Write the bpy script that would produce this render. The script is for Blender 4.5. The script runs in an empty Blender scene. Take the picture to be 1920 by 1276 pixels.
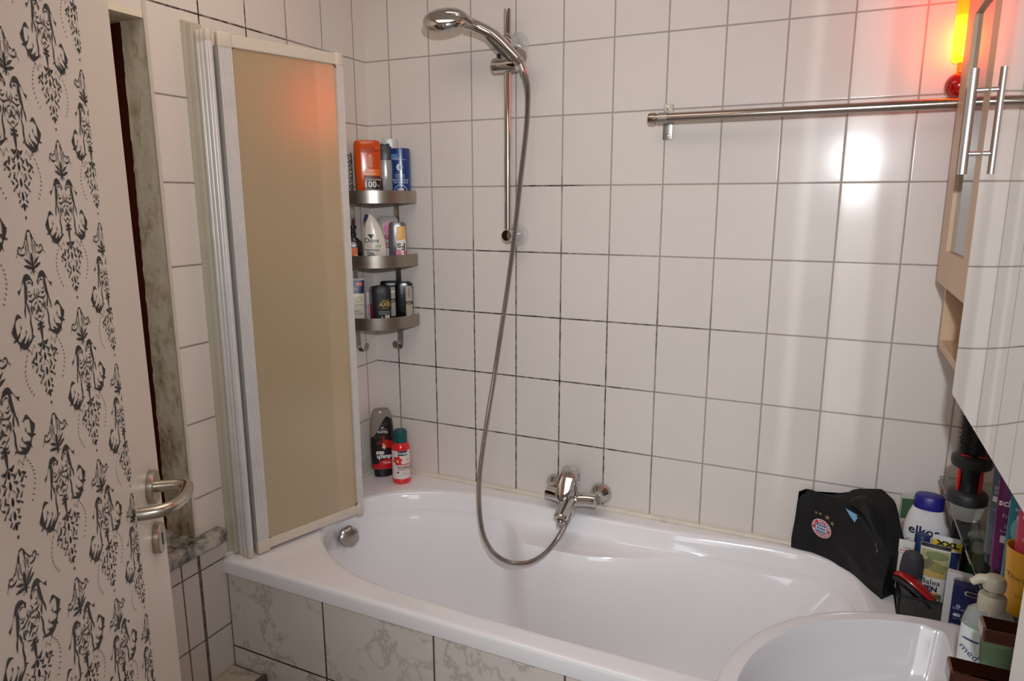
import bpy, bmesh, math, random
from mathutils import Vector, Matrix
random.seed(7)
S = bpy.context.scene
COL = S.collection
PI = math.pi
S.view_settings.view_transform = 'Standard'
S.view_settings.look = 'None'
S.view_settings.exposure = 0.0
S.view_settings.gamma = 1.0

# ------------------------------------------------------------------ materials
def srgb(c):
    return tuple((x/12.92 if x <= 0.04045 else ((x+0.055)/1.055)**2.4) for x in [v/255 for v in c])

def mat(name, rgb, rough=0.5, metal=0.0, trans=0.0, emit=None, estr=0.0, coat=0.0, alpha=1.0, ior=1.45, bump=0.0, bscale=60, vary=0.0, vscale=12, aniso=0, sheen=0):
    m = bpy.data.materials.new(name); m.use_nodes = True
    nt = m.node_tree; b = nt.nodes['Principled BSDF']
    c = srgb(rgb) + (1,)
    b.inputs['Base Color'].default_value = c
    b.inputs['Roughness'].default_value = rough
    b.inputs['Metallic'].default_value = metal
    b.inputs['Transmission Weight'].default_value = trans
    b.inputs['IOR'].default_value = ior
    b.inputs['Coat Weight'].default_value = coat
    b.inputs['Coat Roughness'].default_value = 0.08
    b.inputs['Alpha'].default_value = alpha
    b.inputs['Sheen Weight'].default_value = sheen
    if emit:
        b.inputs['Emission Color'].default_value = srgb(emit) + (1,)
        b.inputs['Emission Strength'].default_value = estr
    tc = nt.nodes.new('ShaderNodeTexCoord')
    if vary:
        n = nt.nodes.new('ShaderNodeTexNoise'); n.inputs['Scale'].default_value = vscale; n.inputs['Detail'].default_value = 5
        nt.links.new(tc.outputs['Object'], n.inputs['Vector'])
        mx = nt.nodes.new('ShaderNodeMixRGB'); mx.inputs[1].default_value = tuple(x*(1-vary) for x in c[:3])+(1,); mx.inputs[2].default_value = tuple(min(1, x*(1+vary)) for x in c[:3])+(1,)
        nt.links.new(n.outputs['Fac'], mx.inputs[0]); nt.links.new(mx.outputs[0], b.inputs['Base Color'])
    if bump:
        n2 = nt.nodes.new('ShaderNodeTexNoise'); n2.inputs['Scale'].default_value = bscale; n2.inputs['Detail'].default_value = 4
        nt.links.new(tc.outputs['Object'], n2.inputs['Vector'])
        bp = nt.nodes.new('ShaderNodeBump'); bp.inputs['Strength'].default_value = bump; bp.inputs['Distance'].default_value = 0.002
        nt.links.new(n2.outputs['Fac'], bp.inputs['Height']); nt.links.new(bp.outputs['Normal'], b.inputs['Normal'])
    return m

_mc = {}
def M(rgb, rough=0.4, **k):
    key = (tuple(rgb), rough, tuple(sorted(k.items())))
    if key not in _mc:
        _mc[key] = mat('m_%d_%d_%d' % tuple(rgb), rgb, rough, **k)
    return _mc[key]

def brushed(name, rgb, rough, stretch):
    m = mat(name, rgb, rough, metal=1.0)
    nt = m.node_tree; b = nt.nodes['Principled BSDF']
    tc = nt.nodes.new('ShaderNodeTexCoord'); mp = nt.nodes.new('ShaderNodeMapping'); mp.inputs['Scale'].default_value = stretch
    n = nt.nodes.new('ShaderNodeTexNoise'); n.inputs['Scale'].default_value = 1; n.inputs['Detail'].default_value = 6
    r = nt.nodes.new('ShaderNodeMapRange'); r.inputs['To Min'].default_value = rough*0.7; r.inputs['To Max'].default_value = rough*1.4
    nt.links.new(tc.outputs['Object'], mp.inputs['Vector']); nt.links.new(mp.outputs[0], n.inputs['Vector'])
    nt.links.new(n.outputs['Fac'], r.inputs['Value']); nt.links.new(r.outputs[0], b.inputs['Roughness'])
    return m

def tile_mat(name, axis, u0, pu, v0, pv, g, base, var=0.03, grout=(120,112,105), dirt=None, extra=None, rough=0.17, marble=0.0, marble_rgb=(120,115,110)):
    """tiled surface from object (=world) coordinates. axis = 0 (x) or 1 (y) for the u direction, v is z (or y when axis=='floor')."""
    m = bpy.data.materials.new(name); m.use_nodes = True
    nt = m.node_tree; L = nt.links; N = nt.nodes; b = N['Principled BSDF']
    def mth(op, a, c=None, d=None):
        n = N.new('ShaderNodeMath'); n.operation = op
        for i, v in enumerate((a, c, d)):
            if v is None: continue
            if isinstance(v, (int, float)): n.inputs[i].default_value = v
            else: L.new(v, n.inputs[i])
        return n.outputs[0]
    tc = N.new('ShaderNodeTexCoord'); sp = N.new('ShaderNodeSeparateXYZ'); L.new(tc.outputs['Object'], sp.inputs[0])
    U = sp.outputs[0] if axis in (0, 'floor') else sp.outputs[1]
    V = sp.outputs[1] if axis == 'floor' else sp.outputs[2]
    wob = N.new('ShaderNodeTexNoise'); wob.inputs['Scale'].default_value = 45; wob.inputs['Detail'].default_value = 3
    L.new(tc.outputs['Object'], wob.inputs['Vector'])
    wb = mth('MULTIPLY', mth('SUBTRACT', wob.outputs['Fac'], 0.5), 0.0012)
    us = mth('DIVIDE', mth('SUBTRACT', U, u0), pu); vs = mth('DIVIDE', mth('SUBTRACT', V, v0), pv)
    ui = mth('FLOOR', mth('ADD', us, 0.5)); vi = mth('FLOOR', mth('ADD', vs, 0.5))
    du = mth('MULTIPLY', mth('ABSOLUTE', mth('SUBTRACT', us, ui)), pu)
    dv = mth('MULTIPLY', mth('ABSOLUTE', mth('SUBTRACT', vs, vi)), pv)
    d = mth('MINIMUM', du, dv)
    if extra:
        for axn, pos, wadd in extra:
            src = U if axn == 'u' else V
            d = mth('MINIMUM', d, mth('SUBTRACT', mth('ABSOLUTE', mth('SUBTRACT', src, pos)), wadd))
    d = mth('ADD', d, wb)
    fac = N.new('ShaderNodeMapRange'); fac.inputs['From Min'].default_value = g*0.5; fac.inputs['From Max'].default_value = g*0.5+0.0009
    fac.clamp = True; L.new(d, fac.inputs['Value'])
    # per tile tint
    tu = mth('FLOOR', us); tv = mth('FLOOR', vs)
    cb = N.new('ShaderNodeCombineXYZ'); L.new(tu, cb.inputs[0]); L.new(tv, cb.inputs[1])
    wn = N.new('ShaderNodeTexWhiteNoise'); L.new(cb.outputs[0], wn.inputs['Vector'])
    cl = N.new('ShaderNodeTexNoise'); cl.inputs['Scale'].default_value = 7; cl.inputs['Detail'].default_value = 5; cl.inputs['Distortion'].default_value = 1.2
    ad = N.new('ShaderNodeVectorMath'); ad.operation = 'MULTIPLY_ADD'; L.new(wn.outputs['Color'], ad.inputs[0]); ad.inputs[1].default_value = (9, 9, 9); L.new(tc.outputs['Object'], ad.inputs[2])
    L.new(ad.outputs[0], cl.inputs['Vector'])
    br = mth('ADD', 1-var*1.5, mth('MULTIPLY', mth('ADD', mth('MULTIPLY', wn.outputs['Value'], 0.5), cl.outputs['Fac']), var*2))
    bc = N.new('ShaderNodeMixRGB'); bc.blend_type = 'MULTIPLY'; bc.inputs[0].default_value = 1
    bc.inputs[1].default_value = srgb(base)+(1,)
    cc = N.new('ShaderNodeCombineXYZ')
    for i in range(3): L.new(br, cc.inputs[i])
    L.new(cc.outputs[0], bc.inputs[2])
    tilecol = bc.outputs[0]
    if marble:
        mn = N.new('ShaderNodeTexNoise'); mn.inputs['Scale'].default_value = 5.5; mn.inputs['Detail'].default_value = 9; mn.inputs['Roughness'].default_value = 0.62; mn.inputs['Distortion'].default_value = 0.25
        L.new(ad.outputs[0], mn.inputs['Vector'])
        v1 = mth('ABSOLUTE', mth('SUBTRACT', mn.outputs['Fac'], 0.5))
        vr = N.new('ShaderNodeMapRange'); vr.inputs['From Min'].default_value = 0.0; vr.inputs['From Max'].default_value = 0.026; vr.inputs['To Min'].default_value = marble; vr.inputs['To Max'].default_value = 0.0
        L.new(v1, vr.inputs['Value'])
        mn2 = N.new('ShaderNodeTexNoise'); mn2.inputs['Scale'].default_value = 4; L.new(ad.outputs[0], mn2.inputs['Vector'])
        vf = mth('MULTIPLY', vr.outputs[0], mth('MULTIPLY', mn2.outputs['Fac'], 1.5))
        mm = N.new('ShaderNodeMixRGB'); L.new(vf, mm.inputs[0]); L.new(tilecol, mm.inputs[1]); mm.inputs[2].default_value = srgb(marble_rgb)+(1,)
        tilecol = mm.outputs[0]
    gc = N.new('ShaderNodeMixRGB'); gc.inputs[1].default_value = srgb(grout)+(1,); gc.inputs[2].default_value = srgb((38,30,24))+(1,); gc.inputs[0].default_value = 0
    if dirt:
        # dirt = list of (u, z, radius_u, radius_z, strength): mouldy grout
        dn = N.new('ShaderNodeTexNoise'); dn.inputs['Scale'].default_value = 38; dn.inputs['Detail'].default_value = 5; dn.inputs['Roughness'].default_value = 0.7
        L.new(tc.outputs['Object'], dn.inputs['Vector'])
        dr = N.new('ShaderNodeMapRange'); dr.inputs['From Min'].default_value = 0.36; dr.inputs['From Max'].default_value = 0.56; L.new(dn.outputs['Fac'], dr.inputs['Value'])
        tot = None
        for (cu, cv, ru, rv, st) in dirt:
            a = mth('DIVIDE', mth('SUBTRACT', U, cu), ru); c = mth('DIVIDE', mth('SUBTRACT', V, cv), rv)
            r2 = mth('ADD', mth('MULTIPLY', a, a), mth('MULTIPLY', c, c))
            f = mth('MAXIMUM', mth('MULTIPLY', mth('SUBTRACT', 1.0, r2), st), 0.0)
            tot = f if tot is None else mth('MAXIMUM', tot, f)
        tot = mth('MINIMUM', tot, 1.0)
        L.new(mth('MULTIPLY', tot, mth('ADD', mth('MULTIPLY', dr.outputs[0], 0.8), 0.15)), gc.inputs[0])
    fm = N.new('ShaderNodeMixRGB'); L.new(fac.outputs[0], fm.inputs[0]); L.new(gc.outputs[0], fm.inputs[1]); L.new(tilecol, fm.inputs[2])
    L.new(fm.outputs[0], b.inputs['Base Color'])
    b.inputs['Specular IOR Level'].default_value = 0.22
    rr = N.new('ShaderNodeMapRange'); L.new(fac.outputs[0], rr.inputs['Value']); rr.inputs['To Min'].default_value = 0.85; rr.inputs['To Max'].default_value = rough
    L.new(rr.outputs[0], b.inputs['Roughness'])
    # soft pillow + grout recess + glaze waviness
    bs = N.new('ShaderNodeMapRange'); bs.inputs['From Min'].default_value = 0.0; bs.inputs['From Max'].default_value = g*0.5+0.002; L.new(d, bs.inputs['Value'])
    wv = N.new('ShaderNodeTexNoise'); wv.inputs['Scale'].default_value = 14; wv.inputs['Detail'].default_value = 2; L.new(ad.outputs[0], wv.inputs['Vector'])
    h = mth('ADD', bs.outputs[0], mth('MULTIPLY', wv.outputs['Fac'], 0.22))
    bp = N.new('ShaderNodeBump'); bp.inputs['Distance'].default_value = 0.0007; bp.inputs['Strength'].default_value = 0.35
    L.new(h, bp.inputs['Height']); L.new(bp.outputs['Normal'], b.inputs['Normal'])
    return m

# ------------------------------------------------------------------ mesh helpers
def obj(name, bm, m, parent=None, smooth=True, loc=None):
    me = bpy.data.meshes.new(name); bm.normal_update(); bm.to_mesh(me); bm.free()
    if smooth:
        for p in me.polygons: p.use_smooth = True
        try: me.set_sharp_from_angle(angle=math.radians(38))
        except Exception: pass
    o = bpy.data.objects.new(name, me); COL.objects.link(o)
    if isinstance(m, (list, tuple)):
        for x in m: me.materials.append(x)
    elif m: me.materials.append(m)
    if parent: o.parent = parent
    if loc: o.location = loc
    return o
def thing(name, label, cat, loc=(0,0,0), rotz=0.0, group=None):
    o = bpy.data.objects.new(name, None); COL.objects.link(o); o.empty_display_size = 0.02
    o.location = loc; o.rotation_euler = (0, 0, rotz); o['label'] = label; o['category'] = cat
    if group: o['group'] = group
    return o
def tag(o, label, cat, group=None):
    o['label'] = label; o['category'] = cat
    if group: o['group'] = group
    return o
def struct(o, label, cat='structure'):
    o['kind'] = 'structure'; o['label'] = label; o['category'] = cat
    return o
def box(bm, x0, x1, y0, y1, z0, z1, bev=0.0, seg=2):
    r = bmesh.ops.create_cube(bm, size=1.0)
    vs = r['verts']
    for v in vs:
        v.co = Vector(((x0+x1)/2+v.co.x*(x1-x0), (y0+y1)/2+v.co.y*(y1-y0), (z0+z1)/2+v.co.z*(z1-z0)))
    if bev:
        es = list({e for v in vs for e in v.link_edges})
        bmesh.ops.bevel(bm, geom=es, offset=bev, segments=seg, affect='EDGES', profile=0.5)
def B(*a, **k):
    bm = bmesh.new(); box(bm, *a, **k); return bm
def frame_for(d):
    d = d.normalized(); up = Vector((0,0,1)) if abs(d.z) < 0.95 else Vector((1,0,0))
    a = d.cross(up).normalized(); b = a.cross(d).normalized(); return a, b
def tube(bm, pts, r, n=12, cap=True, flat=1.0, ref=None):
    """pts list of Vector; r scalar or list"""
    pts = [Vector(p) for p in pts]; rings = []
    rs = r if isinstance(r, (list, tuple)) else [r]*len(pts)
    pa = None
    for i, p in enumerate(pts):
        d = (pts[min(i+1, len(pts)-1)]-pts[max(i-1, 0)])
        if pa is None: a, b = frame_for(d) if ref is None else (None, None)
        if ref is not None:
            a = d.cross(Vector(ref)).normalized(); b = a.cross(d).normalized()
        elif pa is not None:
            dn = d.normalized(); a = (pa - dn*pa.dot(dn)).normalized(); b = a.cross(dn).normalized()
        pa = a
        rings.append([bm.verts.new(p + a*math.cos(2*PI*k/n)*rs[i] + b*math.sin(2*PI*k/n)*rs[i]*flat) for k in range(n)])
    for i in range(len(rings)-1):
        for k in range(n):
            bm.faces.new((rings[i][k], rings[i][(k+1)%n], rings[i+1][(k+1)%n], rings[i+1][k]))
    if cap:
        bm.faces.new(list(reversed(rings[0]))); bm.faces.new(rings[-1])
    bmesh.ops.recalc_face_normals(bm, faces=bm.faces[:])
def lathe(bm, prof, n=32, c=(0,0,0), axis='z', cap=True):
    """prof list of (r, h) ; axis direction"""
    rings = []
    for r, h in prof:
        ring = []
        for k in range(n):
            t = 2*PI*k/n; x, y = max(r, 1e-4)*math.cos(t), max(r, 1e-4)*math.sin(t)
            p = {'z': (x, y, h), 'y': (x, h, y), 'x': (h, x, y)}[axis]
            ring.append(bm.verts.new((p[0]+c[0], p[1]+c[1], p[2]+c[2])))
        rings.append(ring)
    for i in range(len(rings)-1):
        for k in range(n):
            bm.faces.new((rings[i][k], rings[i][(k+1)%n], rings[i+1][(k+1)%n], rings[i+1][k]))
    if cap:
        bm.faces.new(rings[0]); bm.faces.new(rings[-1])
    bmesh.ops.recalc_face_normals(bm, faces=bm.faces[:])
def loft(bm, rings, cap0=True, cap1=True):
    vr = [[bm.verts.new(p) for p in r] for r in rings]; n = len(vr[0])
    for i in range(len(vr)-1):
        for k in range(n):
            bm.faces.new((vr[i][k], vr[i][(k+1)%n], vr[i+1][(k+1)%n], vr[i+1][k]))
    if cap0: bm.faces.new(list(reversed(vr[0])))
    if cap1: bm.faces.new(vr[-1])
    bmesh.ops.recalc_face_normals(bm, faces=bm.faces[:])
    return vr
def spline(pts, per=8, closed=False):
    pts = [Vector(p) for p in pts]; n = len(pts); out = []
    rng = range(n) if closed else range(n-1)
    for i in rng:
        if closed: p0, p1, p2, p3 = pts[(i-1)%n], pts[i], pts[(i+1)%n], pts[(i+2)%n]
        else: p0, p1, p2, p3 = pts[max(i-1,0)], pts[i], pts[i+1], pts[min(i+2,n-1)]
        for k in range(per):
            t = k/per
            out.append(0.5*((2*p1)+(-p0+p2)*t+(2*p0-5*p1+4*p2-p3)*t*t+(-p0+3*p1-3*p2+p3)*t**3))
    if not closed: out.append(pts[-1])
    return out
def xf(bm, mtx):
    bmesh.ops.transform(bm, matrix=mtx, verts=bm.verts[:]); return bm
def text_bm(s, size, bold=0.0, space=1.0):
    cu = bpy.data.curves.new('t', 'FONT'); cu.body = s; cu.size = size; cu.align_x = 'CENTER'; cu.align_y = 'CENTER'; cu.offset = bold; cu.space_character = space; cu.resolution_u = 2
    o = bpy.data.objects.new('t', cu); COL.objects.link(o)
    dg = bpy.context.evaluated_depsgraph_get(); me = bpy.data.meshes.new_from_object(o.evaluated_get(dg))
    bm = bmesh.new(); bm.from_mesh(me); bpy.data.objects.remove(o); bpy.data.curves.remove(cu); bpy.data.meshes.remove(me)
    return bm
def poly2(bm, pts):
    vs = [bm.verts.new((x, y, 0)) for x, y in pts]
    try: bm.faces.new(vs)
    except ValueError: pass

# ------------------------------------------------------------------ containers with curved printed fronts
class Vessel:
    """superellipse loft; sections = [(z, half width, half depth, x offset, y offset)], front faces local -y"""
    def __init__(s, secs, n=2.6, seg=40):
        s.secs = secs; s.n = n; s.seg = seg; s.dec = {}
    def at(s, z):
        q = s.secs
        if z <= q[0][0]: return q[0][1:]
        for a, b in zip(q, q[1:]):
            if z <= b[0]:
                t = (z-a[0])/max(b[0]-a[0], 1e-9); return tuple(a[i]*(1-t)+b[i]*t for i in range(1, 5))
        return q[-1][1:]
    def ring(s, z, hw, hd, ox, oy):
        e = 2/s.n; out = []
        for k in range(s.seg):
            t = 2*PI*k/s.seg; c, q = math.cos(t), math.sin(t)
            out.append((ox+hw*math.copysign(abs(c)**e, c), oy+hd*math.copysign(abs(q)**e, q), z))
        return out
    def mesh(s, z0=None, z1=None, grow=0.0, rnd=0.0):
        z0 = s.secs[0][0] if z0 is None else z0; z1 = s.secs[-1][0] if z1 is None else z1
        zs = [z0]+[q[0] for q in s.secs if z0+1e-5 < q[0] < z1-1e-5]+[z1]
        bm = bmesh.new(); rings = []
        for i, z in enumerate(zs):
            hw, hd, ox, oy = s.at(z)
            rings.append(s.ring(z, hw+grow, hd+grow, ox, oy))
        if rnd:
            hw, hd, ox, oy = s.at(z1); rings[-1:] = [s.ring(z1-rnd, hw+grow, hd+grow, ox, oy), s.ring(z1-rnd*0.3, hw+grow-rnd*0.3, hd+grow-rnd*0.3, ox, oy), s.ring(z1, hw+grow-rnd, hd+grow-rnd, ox, oy)]
        loft(bm, rings); return bm
    def front(s, x, z, eps=0.0007):
        hw, hd, ox, oy = s.at(z); u = min(abs(x-ox)/max(hw, 1e-5), 0.985)
        return oy-hd*(1-u**s.n)**(1/s.n)-eps
    def wrap(s, bm, eps):
        for v in bm.verts:
            x, z = v.co.x, v.co.y
            hw, hd, ox, oy = s.at(z); x = max(ox-hw*0.97, min(ox+hw*0.97, x))
            v.co = Vector((x, s.front(x, z, eps), z))
    def put(s, bm, col, name, eps, m=None):
        s.wrap(bm, eps); key = (name, tuple(col), m)
        if key in s.dec:
            me = bpy.data.meshes.new('x'); bm.to_mesh(me); s.dec[key].from_mesh(me); bpy.data.meshes.remove(me); bm.free()
        else: s.dec[key] = bm
    def text(s, t, size, x, z, col, bold=0.0, flip=False, rot=0.0, eps=0.0016, sx=1.0):
        bm = text_bm(t, size, bold)
        mx = Matrix.Translation((x, z, 0)) @ Matrix.Rotation(rot+(PI if flip else 0), 4, 'Z') @ Matrix.Diagonal((sx, 1, 1, 1))
        xf(bm, mx); s.put(bm, col, 'lettering', eps)
    def rect(s, x0, x1, z0, z1, col, name='label_print', eps=0.0008, nx=10, nz=6, skew=0.0):
        bm = bmesh.new(); g = [[bm.verts.new((x0+(x1-x0)*i/nx+skew*(j/nz), z0+(z1-z0)*j/nz, 0)) for i in range(nx+1)] for j in range(nz+1)]
        for j in range(nz):
            for i in range(nx): bm.faces.new((g[j][i], g[j][i+1], g[j+1][i+1], g[j+1][i]))
        s.put(bm, col, name, eps)
    def blob(s, cx, cz, rx, rz, col, n=20, eps=0.0011, f=None, name='label_print', inner=0.0):
        bm = bmesh.new(); K = 4
        rr = []
        for j in range(K+1):
            q = inner+(1-inner)*j/K
            rr.append([bm.verts.new((cx+rx*q*(f(t) if f else 1)*math.cos(t), cz+rz*q*(f(t) if f else 1)*math.sin(t), 0)) for t in [2*PI*k/n for k in range(n)]])
        for j in range(K):
            for k in range(n):
                bm.faces.new((rr[j][k], rr[j][(k+1)%n], rr[j+1][(k+1)%n], rr[j+1][k]))
        s.put(bm, col, name, eps)
    def finish(s, parent):
        for (name, col, m), bm in s.dec.items():
            obj(name, bm, M(col, 0.35), parent, smooth=False)
        s.dec = {}

# ------------------------------------------------------------------ common materials
CHROME = mat('chrome', (205,203,200), 0.07, metal=1.0)
STEEL = brushed('brushed_steel', (178,170,160), 0.26, (6, 6, 900))
STEELH = brushed('brushed_steel_rail', (175,165,155), 0.22, (900, 6, 6))
CERAM = mat('sanitary_enamel', (244,242,244), 0.09, coat=0.5)
PLAST = mat('old_white_plastic', (214,203,186), 0.42, vary=0.06, vscale=25)
ALU = mat('ribbed_aluminium', (222,218,214), 0.42, metal=0.2, vary=0.12, vscale=20)
GLASS = mat('clear_glass', (215,228,222), 0.02, trans=1.0, ior=1.45)
BLACK = M((16,15,16), 0.35)

TILE_W = (223,214,207)
Z7 = 0.60; PU = 0.152; PV = 0.202
K0 = 0.0931
wall_tile = tile_mat('wall_tile_back', 0, K0, PU, Z7, PV, 0.0036, TILE_W, grout=(168,158,149),
    dirt=[(0.45,1.05,0.62,0.42,1.6),(0.62,0.75,0.45,0.3,2.0),(0.5,1.41,0.45,0.06,0.9),(0.65,1.61,0.16,0.03,1.2),(1.0,1.2,0.3,0.12,0.8)])
left_tile = tile_mat('wall_tile_left', 1, -0.0611, PU, Z7, PV, 0.0036, (232,222,212), grout=(166,156,147), dirt=[(-0.6,2.02,0.3,0.06,1.6),(-0.82,0.5,0.35,0.3,0.7),(-0.75,1.4,0.15,1.0,0.25)])
left_tile_low = tile_mat('wall_tile_left_low', 1, -0.0611, PU, Z7, PV, 0.0032, TILE_W, grout=(140,130,121), dirt=[(-0.82,0.5,0.5,0.5,0.7)], extra=[('u', -0.8205, 0.0028), ('u', -0.875, 0.0)])
right_tile = tile_mat('wall_tile_right', 1, -0.02, PU, Z7, PV, 0.0036, TILE_W, grout=(166,156,147))
marble_tile = tile_mat('bath_panel_tile', 0, 0.0015, 0.3345, -0.009, 0.336, 0.004, (226,218,209), var=0.05, grout=(98,84,74), marble=0.6, marble_rgb=(138,130,122), rough=0.2, dirt=[(0.2,0.33,0.7,0.2,1.0)])
floor_tile = tile_mat('floor_tile', 'floor', 0.0, 0.333, 0.0, 0.333, 0.004, (176,164,150), var=0.05, grout=(96,86,78), marble=0.6, rough=0.25)
PAINT = mat('white_paint', (214,206,196), 0.6, vary=0.04, vscale=4, bump=0.1, bscale=80)

# ------------------------------------------------------------------ room shell
XW, YF, ZC = 1.90, -1.95, 2.5
def quadbox(name, m, a, label, cat='wall', parent=None):
    o = obj(name, B(*a), m, parent, smooth=False)
    if parent is None: struct(o, label, cat)
    return o
quadbox('wall_back', wall_tile, (-0.12, XW+0.12, 0.0, 0.12, -0.05, ZC), 'white tiled wall behind the bathtub with darkened grout')
# left wall with window recess (y -0.82 .. -1.62, z 0.665 .. 1.985)
bm = bmesh.new()
box(bm, -0.12, 0.0, -0.82, 0.0, 0.665, ZC); box(bm, -0.12, 0.0, -1.62, -0.82, 1.985, ZC); box(bm, -0.12, 0.0, YF, -1.62, 0.665, ZC)
wl = struct(obj('wall_left', bm, left_tile, smooth=False), 'white tiled wall left of the bathtub, behind the folded screen', 'wall')
bm = bmesh.new(); box(bm, -0.12, 0.0, YF, 0.0, -0.05, 0.665)
struct(obj('wall_left_lower', bm, left_tile_low, smooth=False), 'white tiled wall below the stone window sill', 'wall')
quadbox('wall_right', right_tile, (XW, XW+0.12, YF, 0.0, -0.05, ZC), 'tiled wall behind the cabinet, shelf and washbasin')
bm = bmesh.new(); box(bm, -0.12, 1.03, YF-0.12, YF, -0.05, ZC); box(bm, 1.88, XW+0.12, YF-0.12, YF, -0.05, ZC); box(bm, 1.03, 1.88, YF-0.12, YF, 2.06, ZC)
struct(obj('wall_front', bm, PAINT, smooth=False), 'painted wall with the doorway the photo is taken from', 'wall')
quadbox('floor', floor_tile, (-0.3, XW+0.3, YF-1.2, 0.12, -0.1, 0.0), 'tiled bathroom floor', 'floor')
quadbox('ceiling', PAINT, (-0.3, XW+0.3, YF-0.12, 0.12, ZC, ZC+0.1), 'white ceiling', 'ceiling')

# window recess
def plaster_mat():
    m = mat('mouldy_plaster', (196,186,166), 0.85, bump=0.8, bscale=45)
    nt = m.node_tree; N = nt.nodes; L = nt.links; b = N['Principled BSDF']
    tc = N.new('ShaderNodeTexCoord'); mp = N.new('ShaderNodeMapping'); mp.inputs['Scale'].default_value = (16, 1, 9); L.new(tc.outputs['Object'], mp.inputs['Vector'])
    n = N.new('ShaderNodeTexNoise'); n.inputs['Scale'].default_value = 1.6; n.inputs['Detail'].default_value = 9; n.inputs['Roughness'].default_value = 0.72
    L.new(mp.outputs[0], n.inputs['Vector'])
    sp = N.new('ShaderNodeSeparateXYZ'); L.new(tc.outputs['Object'], sp.inputs[0])
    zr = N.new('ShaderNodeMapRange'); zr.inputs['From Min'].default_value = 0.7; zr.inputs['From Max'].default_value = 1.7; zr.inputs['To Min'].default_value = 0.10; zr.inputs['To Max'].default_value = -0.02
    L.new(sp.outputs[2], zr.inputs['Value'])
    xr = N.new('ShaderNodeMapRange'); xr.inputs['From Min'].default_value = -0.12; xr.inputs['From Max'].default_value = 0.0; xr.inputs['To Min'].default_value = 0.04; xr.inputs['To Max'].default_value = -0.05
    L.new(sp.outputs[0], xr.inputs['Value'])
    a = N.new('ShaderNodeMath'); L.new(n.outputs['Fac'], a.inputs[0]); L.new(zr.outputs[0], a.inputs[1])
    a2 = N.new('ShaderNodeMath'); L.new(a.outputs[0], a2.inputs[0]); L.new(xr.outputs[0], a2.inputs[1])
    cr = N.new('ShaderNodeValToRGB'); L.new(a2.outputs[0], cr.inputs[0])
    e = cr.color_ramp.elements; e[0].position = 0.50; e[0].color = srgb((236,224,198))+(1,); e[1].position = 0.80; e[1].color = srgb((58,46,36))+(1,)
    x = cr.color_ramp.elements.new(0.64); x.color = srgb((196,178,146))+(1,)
    L.new(cr.outputs[0], b.inputs['Base Color'])
    return m
PLASTER = plaster_mat()
DARKWOOD = mat('dark_brown_paint', (84,34,22), 0.8, vary=0.25, vscale=14)
DARKWOOD.node_tree.nodes['Principled BSDF'].inputs['Specular IOR Level'].default_value = 0.1
w1 = struct(thing('window_1', 'deep window recess with crumbling plaster and dark brown frame behind the open door', 'window', (-0.05, -1.2, 0.70)), 'deep window recess with crumbling plaster and dark brown frame behind the open door', 'window')
def world(o, parent):
    """keep world coordinates of a child built in world space"""
    o.parent = parent; o.matrix_parent_inverse = (Matrix.Translation(parent.location) @ Matrix.Rotation(parent.rotation_euler[2], 4, 'Z')).inverted(); return o
def rough_slab(x0, x1, y0, y1, z0, z1, nx, nz, amp, face='y'):
    bm = bmesh.new(); g = []
    for j in range(nz+1):
        row = []
        z = z0+(z1-z0)*j/nz; xl = -0.078-0.026*(1.985-z)/1.28
        for i in range(nx+1):
            a = xl+(x1-xl)*i/nx
            dd = amp*random.uniform(-1, 1)
            if i == 0: a += random.uniform(-1, 1)*amp*0.35
            row.append(bm.verts.new((a, y0+dd, z)))
        g.append(row)
    for j in range(nz):
        for i in range(nx): bm.faces.new((g[j][i], g[j][i+1], g[j+1][i+1], g[j+1][i]))
    return bm
o = world(obj('plaster_reveal', rough_slab(-0.090, -0.001, -0.8240, -0.8240, 0.70, 1.985, 9, 90, 0.0014), PLASTER), w1)
bm = bmesh.new(); box(bm, -0.12, 0.0, -1.62, -0.82, 1.972, 1.985)
world(obj('plaster_lintel', bm, PLASTER, smooth=False), w1)
bm = bmesh.new(); box(bm, -0.16, -0.112, -0.87, -0.826, 0.70, 1.965, 0.004); box(bm, -0.16, -0.10, -1.62, -1.56, 0.70, 1.965, 0.004); box(bm, -0.16, -0.10, -1.56, -0.87, 1.90, 1.965, 0.004); box(bm, -0.16, -0.10, -1.56, -0.87, 0.70, 0.77, 0.004)
world(obj('window_frame', bm, DARKWOOD, smooth=False), w1)
world(obj('shutter_panel', B(-0.17, -0.15, -1.62, -0.82, 0.665, 1.985), mat('dark_shutter', (60,28,20), 0.7), smooth=False), w1)
world(obj('window_frame_edge', B(-0.130, -0.072, -0.8214, -0.8203, 0.70, 1.972), DARKWOOD, smooth=False), w1)
# stone sill
def sill_mat():
    m = mat('weathered_stone', (190,182,170), 0.7, bump=0.7, bscale=70)
    nt = m.node_tree; N = nt.nodes; L = nt.links; b = N['Principled BSDF']
    tc = N.new('ShaderNodeTexCoord'); n = N.new('ShaderNodeTexNoise'); n.inputs['Scale'].default_value = 14; n.inputs['Detail'].default_value = 9; n.inputs['Roughness'].default_value = 0.68
    L.new(tc.outputs['Object'], n.inputs['Vector'])
    cr = N.new('ShaderNodeValToRGB'); L.new(n.outputs['Fac'], cr.inputs[0]); e = cr.color_ramp.elements
    e[0].position = 0.36; e[0].color = srgb((48,44,44))+(1,); e[1].position = 0.56; e[1].color = srgb((196,189,178))+(1,)
    L.new(cr.outputs[0], b.inputs['Base Color']); return m
SILLM = sill_mat()
world(obj('window_sill', B(-0.15, 0.035, -1.62, -0.748, 0.664, 0.70, 0.006), SILLM, smooth=False), w1)
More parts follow.
